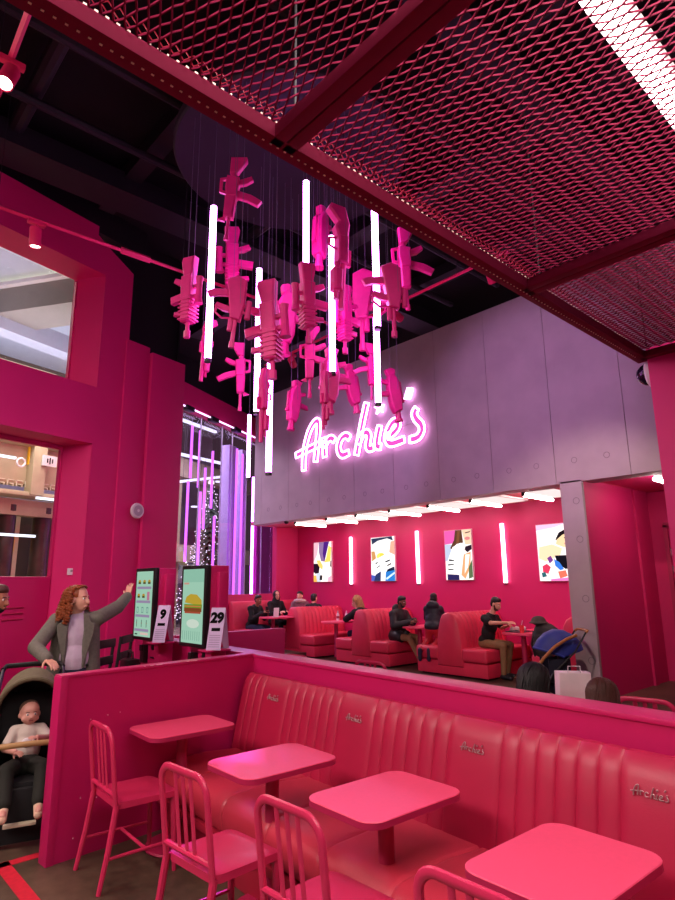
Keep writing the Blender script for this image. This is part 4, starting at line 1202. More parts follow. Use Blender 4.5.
for lab, x in (('upright wall light between the purple and the blue photo panels', -11.53), ('upright wall light between the two middle photo panels', -9.26), ('upright wall light above the man in the black T-shirt', -6.95)):
    t = thing('wall_light', lab, 'wall light', (x, 10.97, 1.66), 0, 'upright wall lights of the booth alcove')
    MB().tube([(0, 0, 0.03), (0, 0, 1.24)], 0.04, 0, 12).build('tube', mat_light('tube_rose', (1.0, 0.62, 0.72), 6.0), t)
    MB().tube([(0, 0, 0), (0, 0, 0.03)], 0.042, 0, 12).build('end_cap', black_plastic, t)
    MB().box((0, 0.022, 0.62), (0.05, 0.02, 1.2)).build('housing', white_paint, t)
PC = {}
def pm(h, e=1.25):
    if (h, e) not in PC:
        c = lin(h)
        PC[(h, e)] = mat_light('backlit_' + h[1:], c, e)
    return PC[(h, e)]
def photo_panel(label, xc, wd, z0, z1, polys, bg):
    p = thing('photo_panel', label, 'lightbox picture', (xc, 10.96, z0), 0, 'backlit photo panels on the booth wall')
    h = z1 - z0
    MB().box((0, 0.02, h / 2), (wd + 0.02, 0.05, h + 0.02), 0, None, 0.004).build('frame', mat('panel_frame', '#d8a0b0', 0.4), p)
    mb = MB(); ms = [pm(bg)]
    mb.add([(-wd / 2, -0.006, 0), (wd / 2, -0.006, 0), (wd / 2, -0.006, h), (-wd / 2, -0.006, h)], [(0, 1, 2, 3)], 0)
    for i, (colr, pts) in enumerate(polys):
        mm = pm(colr)
        if mm not in ms: ms.append(mm)
        pp = [((u - 0.5) * wd, -0.007 - 0.0006 * i, (1 - v) * h) for u, v in pts]
        mb.add(pp, [tuple(range(len(pp)))], ms.index(mm))
    mb.build('picture', ms, p, 0)
def ell(cx, cy, rx, ry, n=14, a0=0.0):
    return [(cx + rx * math.cos(a0 + 2 * PI * k / n), cy + ry * math.sin(a0 + 2 * PI * k / n)) for k in range(n)]
photo_panel('backlit photo panel with purple hair, first from the corner', -12.65, 0.74, 1.76, 2.83, [
    ('#e8b0c0', [(0, 0), (.3, 0), (.2, .3), (0, .5)]), ('#8a6a98', [(.3, 0), (.85, 0), (.72, .3), (.62, .5), (.42, .48), (.3, .25)]), ('#4a1e78', [(.58, 0), (.88, 0), (.72, .3), (.6, .5), (.52, .3)]),
    ('#f0c868', [(.16, .46), (.36, .46), (.52, .6), (.5, .7), (.3, .62)]), ('#f2d060', [(.85, .1), (1, .15), (.95, .5), (.6, .52), (.72, .4)]), ('#251020', [(0, .54), (.22, .54), (.34, .64), (.3, .78), (.1, .8), (0, .75)]),
    ('#c8d0e0', [(.15, .8), (.4, .76), (.4, 1), (.15, 1)]), ('#201018', [(.36, .84), (.5, .84), (.48, .96), (.34, .96)]), ('#f0b050', [(0, .84), (.14, .84), (.2, 1), (0, 1)]), ('#f4a8c0', [(.82, .9), (1, .85), (1, 1), (.8, 1)]), ('#5a2030', [(.95, .5), (1, .48), (1, .64), (.93, .62)])], '#fff4f0')
photo_panel('backlit photo panel of a face in a dark cap biting a burger, blue shirt', -10.37, 0.80, 1.76, 2.83, [
    ('#2c3450', [(.02, .02), (.9, 0), (.95, .1), (.7, .04), (.3, .08), (.05, .16)]), ('#e8a890', [(.85, .12), (1, .1), (1, .42), (.78, .36)]), ('#c89058', [(.02, .32), (.16, .32), (.22, .48), (.04, .55)]), ('#ffe06a', ell(.42, .44, .18, .08)), ('#f0d050', ell(.48, .42, .10, .05)),
    ('#ffffff', [(.0, .62), (.3, .48), (.62, .40), (1, .44), (1, .68), (.6, .76), (.3, .86), (0, .84)]), ('#302028', [(.18, .6), (.28, .56), (.3, .58), (.2, .63)]), ('#302028', [(.22, .69), (.4, .64), (.4, .66), (.24, .71)]), ('#282028', [(.6, .56), (.8, .52), (.82, .55), (.62, .59)]), ('#402020', [(.66, .65), (.85, .6), (.86, .63), (.7, .67)]),
    ('#1c2038', [(.7, .74), (.98, .68), (1, .82), (.62, .82)]), ('#2a78c8', [(.62, .8), (1, .76), (1, 1), (.6, 1)]), ('#c8e0f8', [(.62, .94), (.98, .8), (1, .84), (.66, .98)]), ('#2b3560', [(.2, .85), (.42, .78), (.4, 1), (.1, 1)]), ('#4858b0', [(0, .86), (.18, .88), (.12, 1), (0, 1)]), ('#f4eef6', [(.42, .76), (.58, .76), (.6, 1), (.42, 1)])], '#fff6f4')
photo_panel('backlit photo panel of a long-haired woman sipping from a white cup', -8.08, 0.72, 1.76, 2.84, [
    ('#e85aa8', [(0, 0), (.42, 0), (.38, .26), (0, .28)]), ('#b8c0d8', [(0, .28), (.26, .28), (.2, .6), (0, .62)]), ('#5a3828', [(.42, 0), (.66, 0), (.7, .26), (.46, .28), (.26, .38), (.2, .36), (.36, .2)]), ('#7a4a30', [(.5, .02), (.6, .02), (.55, .25), (.44, .28)]), ('#f4c8a8', [(.66, 0), (1, 0), (1, .3), (.78, .3)]), ('#402018', [(.78, .06), (.98, .04), (.98, .06), (.8, .08)]),
    ('#d88080', ell(.86, .18, .1, .035)), ('#2a1a28', [(.78, .34), (1, .31), (1, .4), (.84, .46), (.74, .4)]), ('#ffffff', [(.3, .34), (.6, .26), (.7, .5), (.55, .9), (.12, .82), (.08, .62)]), ('#e8a070', [(.7, .5), (.96, .45), (.92, .75), (.72, .98), (.58, .9)]), ('#fff4ec', [(.76, .5), (.92, .5), (.84, .75), (.7, .88)]),
    ('#33202a', [(.14, .58), (.34, .6), (.34, .62), (.14, .62)]), ('#33202a', [(.1, .68), (.32, .68), (.32, .7), (.1, .71)]), ('#33202a', [(.08, .77), (.3, .78), (.3, .8), (.12, .8)]), ('#2c2454', [(.06, .88), (.5, .9), (.5, 1), (.06, 1)]), ('#5a6a48', [(.86, .76), (1, .6), (1, .95), (.85, .98)])], '#fff0ee')
photo_panel('backlit photo panel of a woman in a dark headband, partly behind the column', -5.78, 0.78, 1.72, 2.80, [
    ('#f8c0e0', [(0, 0), (.8, 0), (.5, .06), (0, .1)]), ('#1c1418', [(.5, .28), (.6, .16), (.8, .1), (1, .1), (1, .16), (.7, .22), (.54, .3)]), ('#f6cfa0', [(.54, .28), (.7, .2), (1, .16), (1, .42), (.7, .42), (.5, .36)]), ('#402820', [(.72, .25), (.9, .22), (.9, .24), (.74, .27)]), ('#e89080', ell(.8, .36, .08, .025)), ('#fbd8b0', [(.05, .4), (.4, .36), (.66, .44), (.6, .55), (.2, .66), (.02, .6)]),
    ('#15121c', [(.45, .56), (.8, .56), (1, .6), (1, .75), (.7, .8), (.5, .7)]), ('#3a78d8', [(.42, .62), (.56, .68), (.66, .8), (.56, .82), (.44, .74)]), ('#d83a5a', [(.1, .74), (.22, .7), (.32, .76), (.24, .88), (.1, .84)]), ('#7a3a8a', [(.24, .6), (.34, .56), (.4, .64), (.3, .7)]), ('#28606a', [(.06, .86), (.16, .84), (.2, .92), (.08, .94)]), ('#e0705a', [(.5, .84), (.7, .82), (.74, .92), (.54, .96)]), ('#ef7ac0', [(.3, .97), (1, .93), (1, 1), (.3, 1)])], '#fff4f4')

# ------------------------------------------------------------------ ordering kiosks with number tents
def text_mb(s, size, ex=0.001):
    cu = bpy.data.curves.new('txt', 'FONT')
    cu.body = s; cu.size = size; cu.extrude = ex; cu.align_x = 'CENTER'; cu.align_y = 'CENTER'; cu.offset = 0.006 * size / 0.1
    ob = bpy.data.objects.new('txt', cu)
    COL.objects.link(ob)
    dg = bpy.context.evaluated_depsgraph_get()
    me = bpy.data.meshes.new_from_object(ob.evaluated_get(dg))
    mb = MB().add([v.co.copy() for v in me.vertices], [tuple(p.vertices) for p in me.polygons])
    bpy.data.objects.remove(ob); bpy.data.curves.remove(cu); bpy.data.meshes.remove(me)
    return mb
scr_bg = pm('#a9d8bf', 0.75)
def kiosk(label, x, y, tiles):
    k = thing('order_kiosk', label, 'kiosk', (x, y, 0), 0, 'touch-screen order kiosks')
    MB().box((0, 0.135, 1.53), (0.44, 0.20, 0.72), 0, None, 0.01).box((0, 0.17, 0.6), (0.38, 0.16, 1.2), 0, None, 0.01).box((0.24, 0.15, 1.5), (0.06, 0.10, 0.66), 0, None, 0.008).build('body', pink_panel, k)
    bz = MB().box((0, 0.015, 1.53), (0.46, 0.05, 0.73), 0, None, 0.01).build('bezel', black_plastic, k)
    mb = MB(); ms = [scr_bg]
    w2, z0, h = 0.385, 1.20, 0.66
    mb.add([(-w2 / 2, -0.0115, z0), (w2 / 2, -0.0115, z0), (w2 / 2, -0.0115, z0 + h), (-w2 / 2, -0.0115, z0 + h)], [(0, 1, 2, 3)], 0)
    for i, (c, pts) in enumerate(tiles):
        mm = pm(c, 0.75)
        if mm not in ms: ms.append(mm)
        pp = [((u - 0.5) * w2, -0.012 - 0.0003 * i, z0 + (1 - v) * h) for u, v in pts]
        mb.add(pp, [tuple(range(len(pp)))], ms.index(mm))
    mb.build('screen', ms, bz, 0)
    MB().box((-0.09, 0.075, 1.02), (0.09, 0.07, 0.18), 0, None, 0.012).box((-0.09, 0.035, 1.08), (0.06, 0.02, 0.06), 0, RX(0.0), 0.005).build('card_reader', black_plastic, k)
    MB().box((0.06, 0.088, 1.09), (0.05, 0.01, 0.05), 0, None, 0.003).build('scanner', black_plastic, k)
    MB().box((0.06, 0.088, 0.99), (0.08, 0.01, 0.018), 0, None, 0.003).build('receipt_slot', black_plastic, k)
    MB().box((0.29, 0.06, 1.155), (0.16, 0.24, 0.014), 0, None, 0.004).build('shelf', pink_panel, k)
    return k
def rect(u0, v0, u1, v1): return [(u0, v0), (u1, v0), (u1, v1), (u0, v1)]
tl = []
for r_ in range(4):
    v = 0.10 + r_ * 0.215
    for c_ in range(3):
        u = 0.10 + c_ * 0.3
        if r_ < 2 and not (r_ == 1 and c_ == 2):
            tl += [('#c89a3a', ell(u + 0.1, v + 0.06, 0.085, 0.030)), ('#5a3a1e', rect(u + 0.02, v + 0.07, u + 0.18, v + 0.095)), ('#7a9a3a', rect(u + 0.02, v + 0.06, u + 0.18, v + 0.07))]
        elif r_ == 1:
            tl += [('#c87a9a', rect(u + 0.02, v, u + 0.17, v + 0.13))]
        elif r_ == 2:
            tl += [('#6a9a90', rect(u + 0.03, v + 0.02, u + 0.15, v + 0.11)), ('#a8d0c0', rect(u + 0.05, v + 0.035, u + 0.13, v + 0.10))]
        else:
            tl += [('#5a7a70', rect(u + 0.07, v + 0.0, u + 0.11, v + 0.11)), ('#8a3a3a', rect(u + 0.07, v + 0.04, u + 0.11, v + 0.06))]
    tl.append(('#a090b0', rect(0.08, v + 0.135, 0.94, v + 0.175)))
tl += [('#2a3a34', rect(0.12, 0.955, 0.28, 0.975)), ('#e8c8c0', rect(0.45, 0.935, 0.92, 0.97))]
kiosk('order kiosk with a menu grid on its screen, the woman touching it', -6.14, 2.85, tl)
t2 = [('#98ccb4', rect(0, 0, 1, .18)), ('#d8a090', rect(.05, .185, .3, .21)), ('#c8a838', [(.12, .46), (.2, .38), (.4, .34), (.7, .35), (.92, .42), (.94, .5)]), ('#7a9a30', rect(.1, .48, .95, .53)), ('#8a4a28', rect(.1, .53, .94, .58)), ('#d8804a', rect(.12, .50, .9, .515)), ('#b05038', rect(.14, .58, .9, .605)), ('#d8e8d8', ell(.55, .74, .3, .06))]
for u in range(9):
    t2.append(('#6a9a8a', rect(.08 + u * .1, .84, .095 + u * .1, .96)))
kiosk('order kiosk showing a big burger on its screen, nearer the bench corner', -5.11, 2.85, t2)
ink = mat('black_ink', '#0c0b0d', 0.9, spec=0.1)
lilac = mat('lilac_card', '#c8b0d8', 0.6, var=0.03)
def tent(label, loc, num, rz):
    t = thing('number_tent', label, 'table number', loc, rz, 'folded number tents on the kiosks')
    h, d = 0.35, 0.095
    for s, nm in ((-1, 'front_panel'), (1, 'rear_panel')):
        Mx = T(0, s * d, 0) @ RX(s * math.atan2(d, h))
        MB().box((0, 0, h * 0.525), (0.135, 0.006, h * 1.05), 0, Mx, 0.002).build(nm, lilac, t)
        if s < 0:
            Fm = Mx @ T(0, -0.005, h * 0.78) @ RX(PI / 2)
            q = text_mb(num, 0.12); m2 = MB().add(q.v, q.f, 0, Fm); m2.build('number', ink, t)
            bars = MB().box((0, -0.005, h * 0.5), (0.08, 0.002, 0.028), 0, Mx)
            for r_ in range(6):
                bars.box((0, -0.005, h * (0.08 + 0.055 * r_)), (0.10, 0.002, 0.004), 1, Mx)
            bars.build('fine_print', [ink, mat('print_grey', '#9080a0', 0.7)], t)
tent('lilac folded number tent marked 29 beside the burger-screen kiosk', (-4.80, 2.93, 1.162), '29', 0.62)
tent('lilac folded number tent beside the menu-grid kiosk', (-5.84, 2.93, 1.162), '9', 0.62)

# ------------------------------------------------------------------ small wall fittings
t = thing('wall_speaker', 'round pale speaker on the square pink column', 'speaker', tuple(ML @ Vector((1.93, -0.14, 2.74))), math.atan2(0.967, -0.254))
MB().lathe([(0.001, 0), (0.105, 0), (0.11, 0.015), (0.10, 0.04), (0.001, 0.042)], 0, 28, RX(PI / 2)).build('housing', white_paint, t)
MB().lathe([(0.001, 0.043), (0.075, 0.0425), (0.075, 0.046), (0.001, 0.046)], 0, 24, RX(PI / 2)).build('grille', mat('grille', '#b8a8b4', 0.6), t)
MB().lathe([(0.001, 0.046), (0.02, 0.046), (0.02, 0.05), (0.001, 0.05)], 0, 12, RX(PI / 2)).build('emblem', white_paint, t)
t = thing('wall_switch', 'small square white switch plate beside the lower shop window', 'switch', tuple(ML @ Vector((1.19, 0.16, 1.9))), math.atan2(0.967, -0.254) - 0.3)
MB().box((0, -0.01, 0), (0.085, 0.012, 0.085), 0, None, 0.003).build('plate', white_paint, t)
MB().box((0.01, -0.018, 0.01), (0.03, 0.006, 0.03), 0, None, 0.002).build('key', mat('switch_key', '#9a8a90', 0.5), t)
t = thing('dome_sensor', 'small dark dome sensor under the grey wall beside the alcove light', 'sensor', (-12.0, 9.2, 3.25))
MB().lathe([(0.001, 0), (0.06, 0), (0.06, -0.03), (0.045, -0.06), (0.001, -0.075)], 0, 16).build('dome', black_plastic, t)

# black chairs and a bin bag-sized box near the kiosk
def black_chair(label, loc, rz):
    c = thing('black_chair', label, 'chair', loc, rz, 'black chairs by the kiosk')
    MB().box((0, 0, 0.46), (0.42, 0.42, 0.035), 0, None, 0.012).build('seat', black_plastic, c)
    for x in (-0.19, 0.19):
        MB().tube([(x, -0.19, 0.0), (x, -0.19, 0.46), (x, -0.25, 1.14)], 0.018, 0, 8).build('leg', duct_mat, c)
        MB().tube([(x, 0.19, 0.0), (x, 0.18, 0.45)], 0.018, 0, 8).build('leg', duct_mat, c)
    for z in (0.72, 0.92, 1.1):
        MB().box((0, -0.21 - (z - .46) * 0.088, z), (0.38, 0.02, 0.09), 0, None, 0.006).build('back_rail', duct_mat, c)
black_chair('black ladder-back chair behind the outstretched sleeve', (-6.95, 2.55, 0), 2.2)
black_chair('second black ladder-back chair nearer the column', (-7.35, 2.95, 0), 2.4)
bg = thing('black_bag', 'black bag on the floor end of the kiosk row by the menu kiosk', 'bag', (-6.78, 3.02, 0.62))
MB().box((0, 0, 0.15), (0.24, 0.16, 0.30), 0, None, 0.04).build('body', black_plastic, bg)
MB().tube([(-0.07, 0, 0.29), (-0.05, 0, 0.37), (0.05, 0, 0.37), (0.07, 0, 0.29)], 0.01).build('handle', black_plastic, bg)
st = thing('side_stand', 'dark stand carrying the black bag by the menu kiosk', 'stand', (-6.78, 3.02, 0))
MB().box((0, 0, 0.60), (0.34, 0.26, 0.03), 0, None, 0.006).build('top', duct_mat, st)
for x in (-0.14, 0.14):
    for y in (-0.1, 0.1):
        MB().tube([(x, y, 0), (x, y, 0.59)], 0.014).build('leg', duct_mat, st)

# ------------------------------------------------------------------ people
def blob(mb, voxel, name, m, parent, smooth_it=3, extra=None):
    me = bpy.data.meshes.new('tmp')
    me.from_pydata(mb.v, [], mb.f)
    ob = bpy.data.objects.new('tmp', me)
    COL.objects.link(ob)
    md = ob.modifiers.new('r', 'REMESH'); md.mode = 'VOXEL'; md.voxel_size = voxel
    sm = ob.modifiers.new('s', 'SMOOTH'); sm.iterations = smooth_it; sm.factor = 0.5
    dg = bpy.context.evaluated_depsgraph_get()
    e = ob.evaluated_get(dg)
    out = bpy.data.meshes.new_from_object(e)
    bpy.data.objects.remove(ob)
    bpy.data.meshes.remove(me)
    if extra is not None:
        q = MB().add([v.co.copy() for v in out.vertices], [tuple(p.vertices) for p in out.polygons])
        for x in extra:
            q.add(x.v, x.f)
        bpy.data.meshes.remove(out)
        return q.build(name, m, parent, 60)
    out.name = name
    out.materials.clear(); out.materials.append(m)
    out.polygons.foreach_set('use_smooth', [True] * len(out.polygons))
    o = bpy.data.objects.new(name, out)
    COL.objects.link(o)
    o.parent = parent
    return o

def V(*a): return Vector(a)
def seated(s=0.51, lean=0.0, sc=1.0, knee=0.44):
    J = dict(pel=V(0, 0, s + .09), belly=V(0, .02 + lean * .15, s + .26), chest=V(0, .02 + lean * .34, s + .44), neck=V(0, .02 + lean * .5, s + .59), head=V(0, .05 + lean * .66, s + .745))
    c = J['chest']
    for k, x in (('L', -1), ('R', 1)):
        J['sh' + k] = V(x * .175, c.y + .0, s + .53)
        J['el' + k] = V(x * .235, c.y + .12, s + .28)
        J['wr' + k] = V(x * .12, c.y + .34, s + .33)
        J['hip' + k] = V(x * .09, .0, s + .08)
        J['kn' + k] = V(x * .12, knee, s + .06)
        J['an' + k] = V(x * .12, knee + .02, .09)
    return J
def standing():
    J = dict(pel=V(0, 0, .95), belly=V(0, .01, 1.10), chest=V(0, 0, 1.28), neck=V(0, -.01, 1.45), head=V(0, .02, 1.60))
    for k, x in (('L', -1), ('R', 1)):
        J['sh' + k] = V(x * .175, -.01, 1.40); J['el' + k] = V(x * .25, -.02, 1.12); J['wr' + k] = V(x * .25, .1, .88)
        J['hip' + k] = V(x * .09, 0, .92); J['kn' + k] = V(x * .10, .02, .5); J['an' + k] = V(x * .11, 0, .09)
    return J
def hand_mb(w, d, n, side, sc=1.0, spread=0.0, curl=0.35):
    """w wrist, d pointing direction, n palm normal, side +-1 thumb side along d x n"""
    d = d.normalized(); n = (n - d * n.dot(d)).normalized(); s = d.cross(n) * side
    mb = MB()
    for t in (-0.030, -0.01, 0.01, 0.030):
        mb.capsule(w + d * 0.01 * sc + s * t * 0.6 * sc, w + d * 0.085 * sc + s * t * sc, .014 * sc, .012 * sc)
    for i, (t, L) in enumerate(((0.032, .066), (0.011, .076), (-0.011, .071), (-0.031, .055))):
        p = w + d * 0.085 * sc + s * t * sc
        dd = (d + s * (t * 6 * spread)).normalized()
        for q, k in enumerate((0.45, 0.32, 0.25)):
            dd = (dd + n * curl * (0.5 + 0.3 * q)).normalized()
            e = p + dd * L * k * sc
            mb.capsule(p, e, (.0088 - .0006 * q) * sc, (.0082 - .0006 * q) * sc)
            p = e
    p = w + d * 0.025 * sc + s * 0.028 * sc
    dd = (d * 0.75 + s * 0.75 + n * 0.2).normalized()
    for L in (.042, .030, .024):
        e = p + dd * L * sc
        mb.capsule(p, e, .0105 * sc, .0095 * sc)
        p = e
        dd = (dd + d * 0.25 + n * curl * 0.3).normalized()
    return mb
def head_rot(yaw, pitch, roll=0.0):
    return (RZ(yaw) @ RX(pitch) @ RY(roll)).to_3x3()
SK = {'fair': mat('skin_fair', '#d9a088', 0.5, var=0.05), 'tan': mat('skin_tan', '#a86a50', 0.5, var=0.05), 'brown': mat('skin_brown', '#7a4a38', 0.5, var=0.05)}
eye_w = mat('eye_white', '#e8e0dc', 0.3, var=0); eye_d = mat('eye_dark', '#241812', 0.2, var=0)
lip_m = mat('lip', '#a04a4a', 0.5, var=0)
shoe_m = mat('dark_shoe', '#1a1c24', 0.5)
HM = {'black': mat('black_hair', '#14100f', 0.5, bump=0.5, bscale=120), 'brown': mat('brown_hair', '#4a2418', 0.5, bump=0.5, bscale=120), 'ginger': mat('ginger_hair', '#8a4320', 0.5, var=0.25, scale=30), 'blond': mat('blond_hair', '#a57a4a', 0.5, var=0.3, scale=25), 'cloth': mat('black_scarf', '#0e0d10', 0.8)}

def person(label, loc, rz, J, skin='fair', look=(0, 0, 0), top=None, legs=None, shoes=shoe_m, hair=('short', 'black'), beard=False, vox=0.014, sc=1.0, sleeve='long', top_add=0.02, extra_top=None, hem=0.0, hands=None, name='person', legs_on=True, headsc=1.0):
    P = thing(name, label, 'person', loc, rz)
    if sc != 1.0:
        J = {k: v * sc for k, v in J.items()}
    a = sc
    Rm = head_rot(*look)
    Hc = J['head']
    def hp(x, y, z): return Hc + Rm @ (Vector((x, y, z)) * headsc)
    b = MB()
    hs = headsc
    for c, r in (((0, -.012, .03), (.072, .092, .085)), ((0, .018, -.03), (.060, .074, .085)), ((0, .035, -.085), (.042, .043, .034)), ((0, .072, .014), (.048, .02, .014)), ((.074, -.005, -.02), (.012, .022, .032)), ((-.074, -.005, -.02), (.012, .022, .032)), ((0, .088, -.074), (.024, .012, .010))):
        b.ball(hp(*c), tuple(q * hs for q in r), 0, None, 16, 12, Rm)
    b.capsule(hp(0, .086, .004), hp(0, .106, -.038), .010 * hs, .016 * hs)
    b.capsule(J['neck'] - V(0, 0, .03 * a), Hc + Rm @ V(0, -.02, -.05), .056 * a, .052 * a)
    b.ball(J['chest'], (.155 * a, .10 * a, .19 * a)); b.ball(J['belly'], (.14 * a, .098 * a, .16 * a)); b.ball(J['pel'], (.15 * a, .105 * a, .12 * a))
    b.capsule(J['shL'], J['shR'], .055 * a, .055 * a); b.capsule((J['shL'] + J['shR']) / 2, J['neck'], .075 * a, .055 * a)
    hnd = []
    for k, sd in (('L', -1), ('R', 1)):
        b.capsule(J['sh' + k], J['el' + k], .05 * a, .04 * a); b.capsule(J['el' + k], J['wr' + k], .04 * a, .027 * a)
        b.capsule(J['hip' + k], J['kn' + k], .082 * a, .055 * a); b.capsule(J['kn' + k], J['an' + k], .052 * a, .035 * a)
        b.capsule(J['an' + k] + V(0, -.03, -.03) * a, J['an' + k] + V(0, .14, -.055) * a, .035 * a, .028 * a)
        d = (J['wr' + k] - J['el' + k]).normalized()
        hd = (hands or {}).get(k)
        if hd: d2, n2, cu, spd = hd
        else: d2, n2, cu, spd = d, V(0, 0, -1) + V(-sd * .6, 0, 0), 0.45, 0.0
        hm = hand_mb(J['wr' + k] - d2.normalized() * 0.005, d2, n2, -sd, a * (1.0 if a > .8 else 1.1), spd, cu)
        hnd.append(hm)
    tmpm = []
    for hm in hnd:
        o = blob(hm, 0.005 if vox < 0.012 else 0.0075, 'tmp_hand', SK[skin], None, 1)
        tmpm.append(MB().add([v.co.copy() for v in o.data.vertices], [tuple(p.vertices) for p in o.data.polygons]))
        me = o.data; bpy.data.objects.remove(o); bpy.data.meshes.remove(me)
    blob(b, vox * 0.8, 'body', SK[skin], P, 2, tmpm)
    for sd in (-1, 1):
        e = MB().ball(hp(sd * .030, .0755, -.004), .0100 * hs, 0, None, 10, 8).ball(hp(sd * .030, .0790, -.004), .0075 * hs, 1, None, 8, 6)
        e.build('eye', [eye_w, eye_d], P)
        MB().capsule(hp(sd * .014, .089, .016), hp(sd * .046, .078, .018), .0045 * hs, .0035 * hs).build('eyebrow', HM[hair[1] if hair[1] in HM else 'black'], P)
    MB().capsule(hp(-.018, .096, -.075), hp(.018, .096, -.075), .006 * hs, .006 * hs).build('lips', lip_m, P)
    # clothes
    if top is not None:
        t = MB(); ad = top_add * a
        t.ball(J['chest'], (.155 * a + ad, .10 * a + ad, .185 * a + ad)); t.ball(J['belly'], (.145 * a + ad, .10 * a + ad, .17 * a + ad)); t.ball(J['pel'] + V(0, 0, .04 * a), (.155 * a + ad, .11 * a + ad, .09 * a + ad))
        t.capsule(J['shL'], J['shR'], .06 * a + ad, .06 * a + ad); t.capsule((J['shL'] + J['shR']) / 2, J['neck'] - V(0, 0, .03 * a), .08 * a + ad * .6, .052 * a + ad * .5)
        for k in 'LR':
            t.capsule(J['sh' + k], J['el' + k], .052 * a + ad, .045 * a + ad) if sleeve == 'long' else t.capsule(J['sh' + k], J['sh' + k].lerp(J['el' + k], .6), .055 * a + ad, .055 * a + ad)
            if sleeve == 'long':
                t.capsule(J['el' + k], J['el' + k].lerp(J['wr' + k], .93), .045 * a + ad, .034 * a + ad * .8)
            if hem:
                t.capsule(J['hip' + k], J['hip' + k].lerp(J['kn' + k], hem), .09 * a + ad, .085 * a + ad)
        if extra_top: extra_top(t, J)
        blob(t, vox, 'jacket' if sleeve == 'long' else 't_shirt', top, P, 4)
    if legs is not None and legs_on:
        l = MB()
        l.ball(J['pel'], (.16 * a, .118 * a, .125 * a))
        for k in 'LR':
            l.capsule(J['hip' + k], J['kn' + k], .094 * a, .068 * a); l.capsule(J['kn' + k], J['an' + k] + (J['kn' + k] - J['an' + k]) * .03, .066 * a, .05 * a)
        blob(l, vox, 'trousers', legs, P, 3)
        for k in 'LR':
            d = (J['an' + k] - J['kn' + k]).normalized()
            f = V(0, 1, 0) if abs(d.z) > 0.5 else V(0, 0, -1)
            s_ = MB().capsule(J['an' + k] + d * .035 * a - f * .03 * a, J['an' + k] + d * .045 * a + f * .14 * a, .045 * a, .038 * a).ball(J['an' + k] + d * .01, .048 * a)
            blob(s_, vox, 'shoe', shoes, P, 2)
    # hair
    st, hc = hair
    h = MB()
    if st in ('short', 'crop'):
        g = 1.0 if st == 'short' else 0.97
        h.ball(hp(0, -.024, .045), (.080 * hs * g, .092 * hs * g, .080 * hs * g), 0, None, 16, 12, Rm); h.ball(hp(0, -.045, -.01), (.074 * hs, .068 * hs, .075 * hs), 0, None, 16, 12, Rm)
        h.ball(hp(0, .018, .072), (.070 * hs, .062 * hs, .050 * hs), 0, None, 12, 8, Rm)
        if st == 'short': h.ball(hp(0, .045, .085), (.055 * hs, .035 * hs, .03 * hs), 0, None, 12, 8, Rm)
    elif st == 'long':
        h.ball(hp(0, -.022, .042), (.086 * hs, .098 * hs, .085 * hs), 0, None, 16, 12, Rm)
        for k in range(9):
            ang = PI * (0.05 + 0.9 * k / 8)
            x, y = .082 * math.cos(ang), -.03 - .075 * math.sin(ang)
            h.capsule(hp(x, y, .02), hp(x * 1.15, y - .01, -.20), .032 * hs, .026 * hs)
    elif st == 'bun':
        h.ball(hp(0, -.022, .042), (.084 * hs, .096 * hs, .084 * hs), 0, None, 16, 12, Rm); h.ball(hp(0, -.05, -.03), (.07 * hs, .06 * hs, .06 * hs)); h.ball(hp(-.09, -.07, -.0), (.06 * hs, .06 * hs, .065 * hs))
    elif st == 'strands':
        rn = random.Random(len(label))
        h.ball(hp(0, -.022, .040), (.080 * hs, .093 * hs, .082 * hs), 0, None, 16, 12, Rm)
        for k in range(170):
            az = rn.uniform(-PI * 0.06, PI * 1.06)
            Lh = rn.uniform(.12, .24); wob = rn.uniform(0, 6); r0 = rn.uniform(.007, .013)
            pts = []
            for q in range(10):
                t_ = q / 9
                th = min(PI * .52, t_ * PI * .75)
                ro = 1.04 + .14 * t_ + .03 * math.sin(wob + 7 * t_)
                x = .084 * ro * math.sin(th) * math.cos(az); y = -.02 - .097 * ro * math.sin(th) * math.sin(az); z = .04 + .084 * ro * math.cos(th)
                if t_ > .69: z -= (t_ - .69) * Lh * 3
                pts.append(hp(x + .006 * math.sin(9 * t_ + wob), y + .006 * math.cos(8 * t_ + wob), z))
            h.tube(pts, [r0 * (1.0 - .5 * (q / 9)) for q in range(10)], 0, 5)
    elif st == 'tied':
        h.ball(hp(0, .016, .068), (.072 * hs, .062 * hs, .052 * hs), 0, None, 12, 8, Rm)
        h.ball(hp(0, -.026, .04), (.079 * hs, .092 * hs, .082 * hs), 0, None, 16, 12, Rm); h.ball(hp(0, -.05, -.02), (.072 * hs, .06 * hs, .07 * hs), 0, None, 16, 12, Rm); h.ball(hp(0, -.125, .0), .036 * hs)
    elif st == 'scarf':
        h.ball(hp(0, -.03, .015), (.096 * hs, .098 * hs, .118 * hs), 0, None, 16, 12, Rm)
        h.capsule(hp(0, -.03, -.08), J['neck'] - V(0, 0, .04), .088 * hs, .125 * a)
        h.capsule(hp(-.065, .02, -.05), hp(.0, .03, -.14), .028, .03); h.capsule(hp(.065, .02, -.05), hp(.0, .03, -.14), .028, .03)
    elif st == 'curly':
        rn = random.Random(5)
        h.ball(hp(0, -.03, .035), (.085, .095, .088), 0, None, 16, 12, Rm)
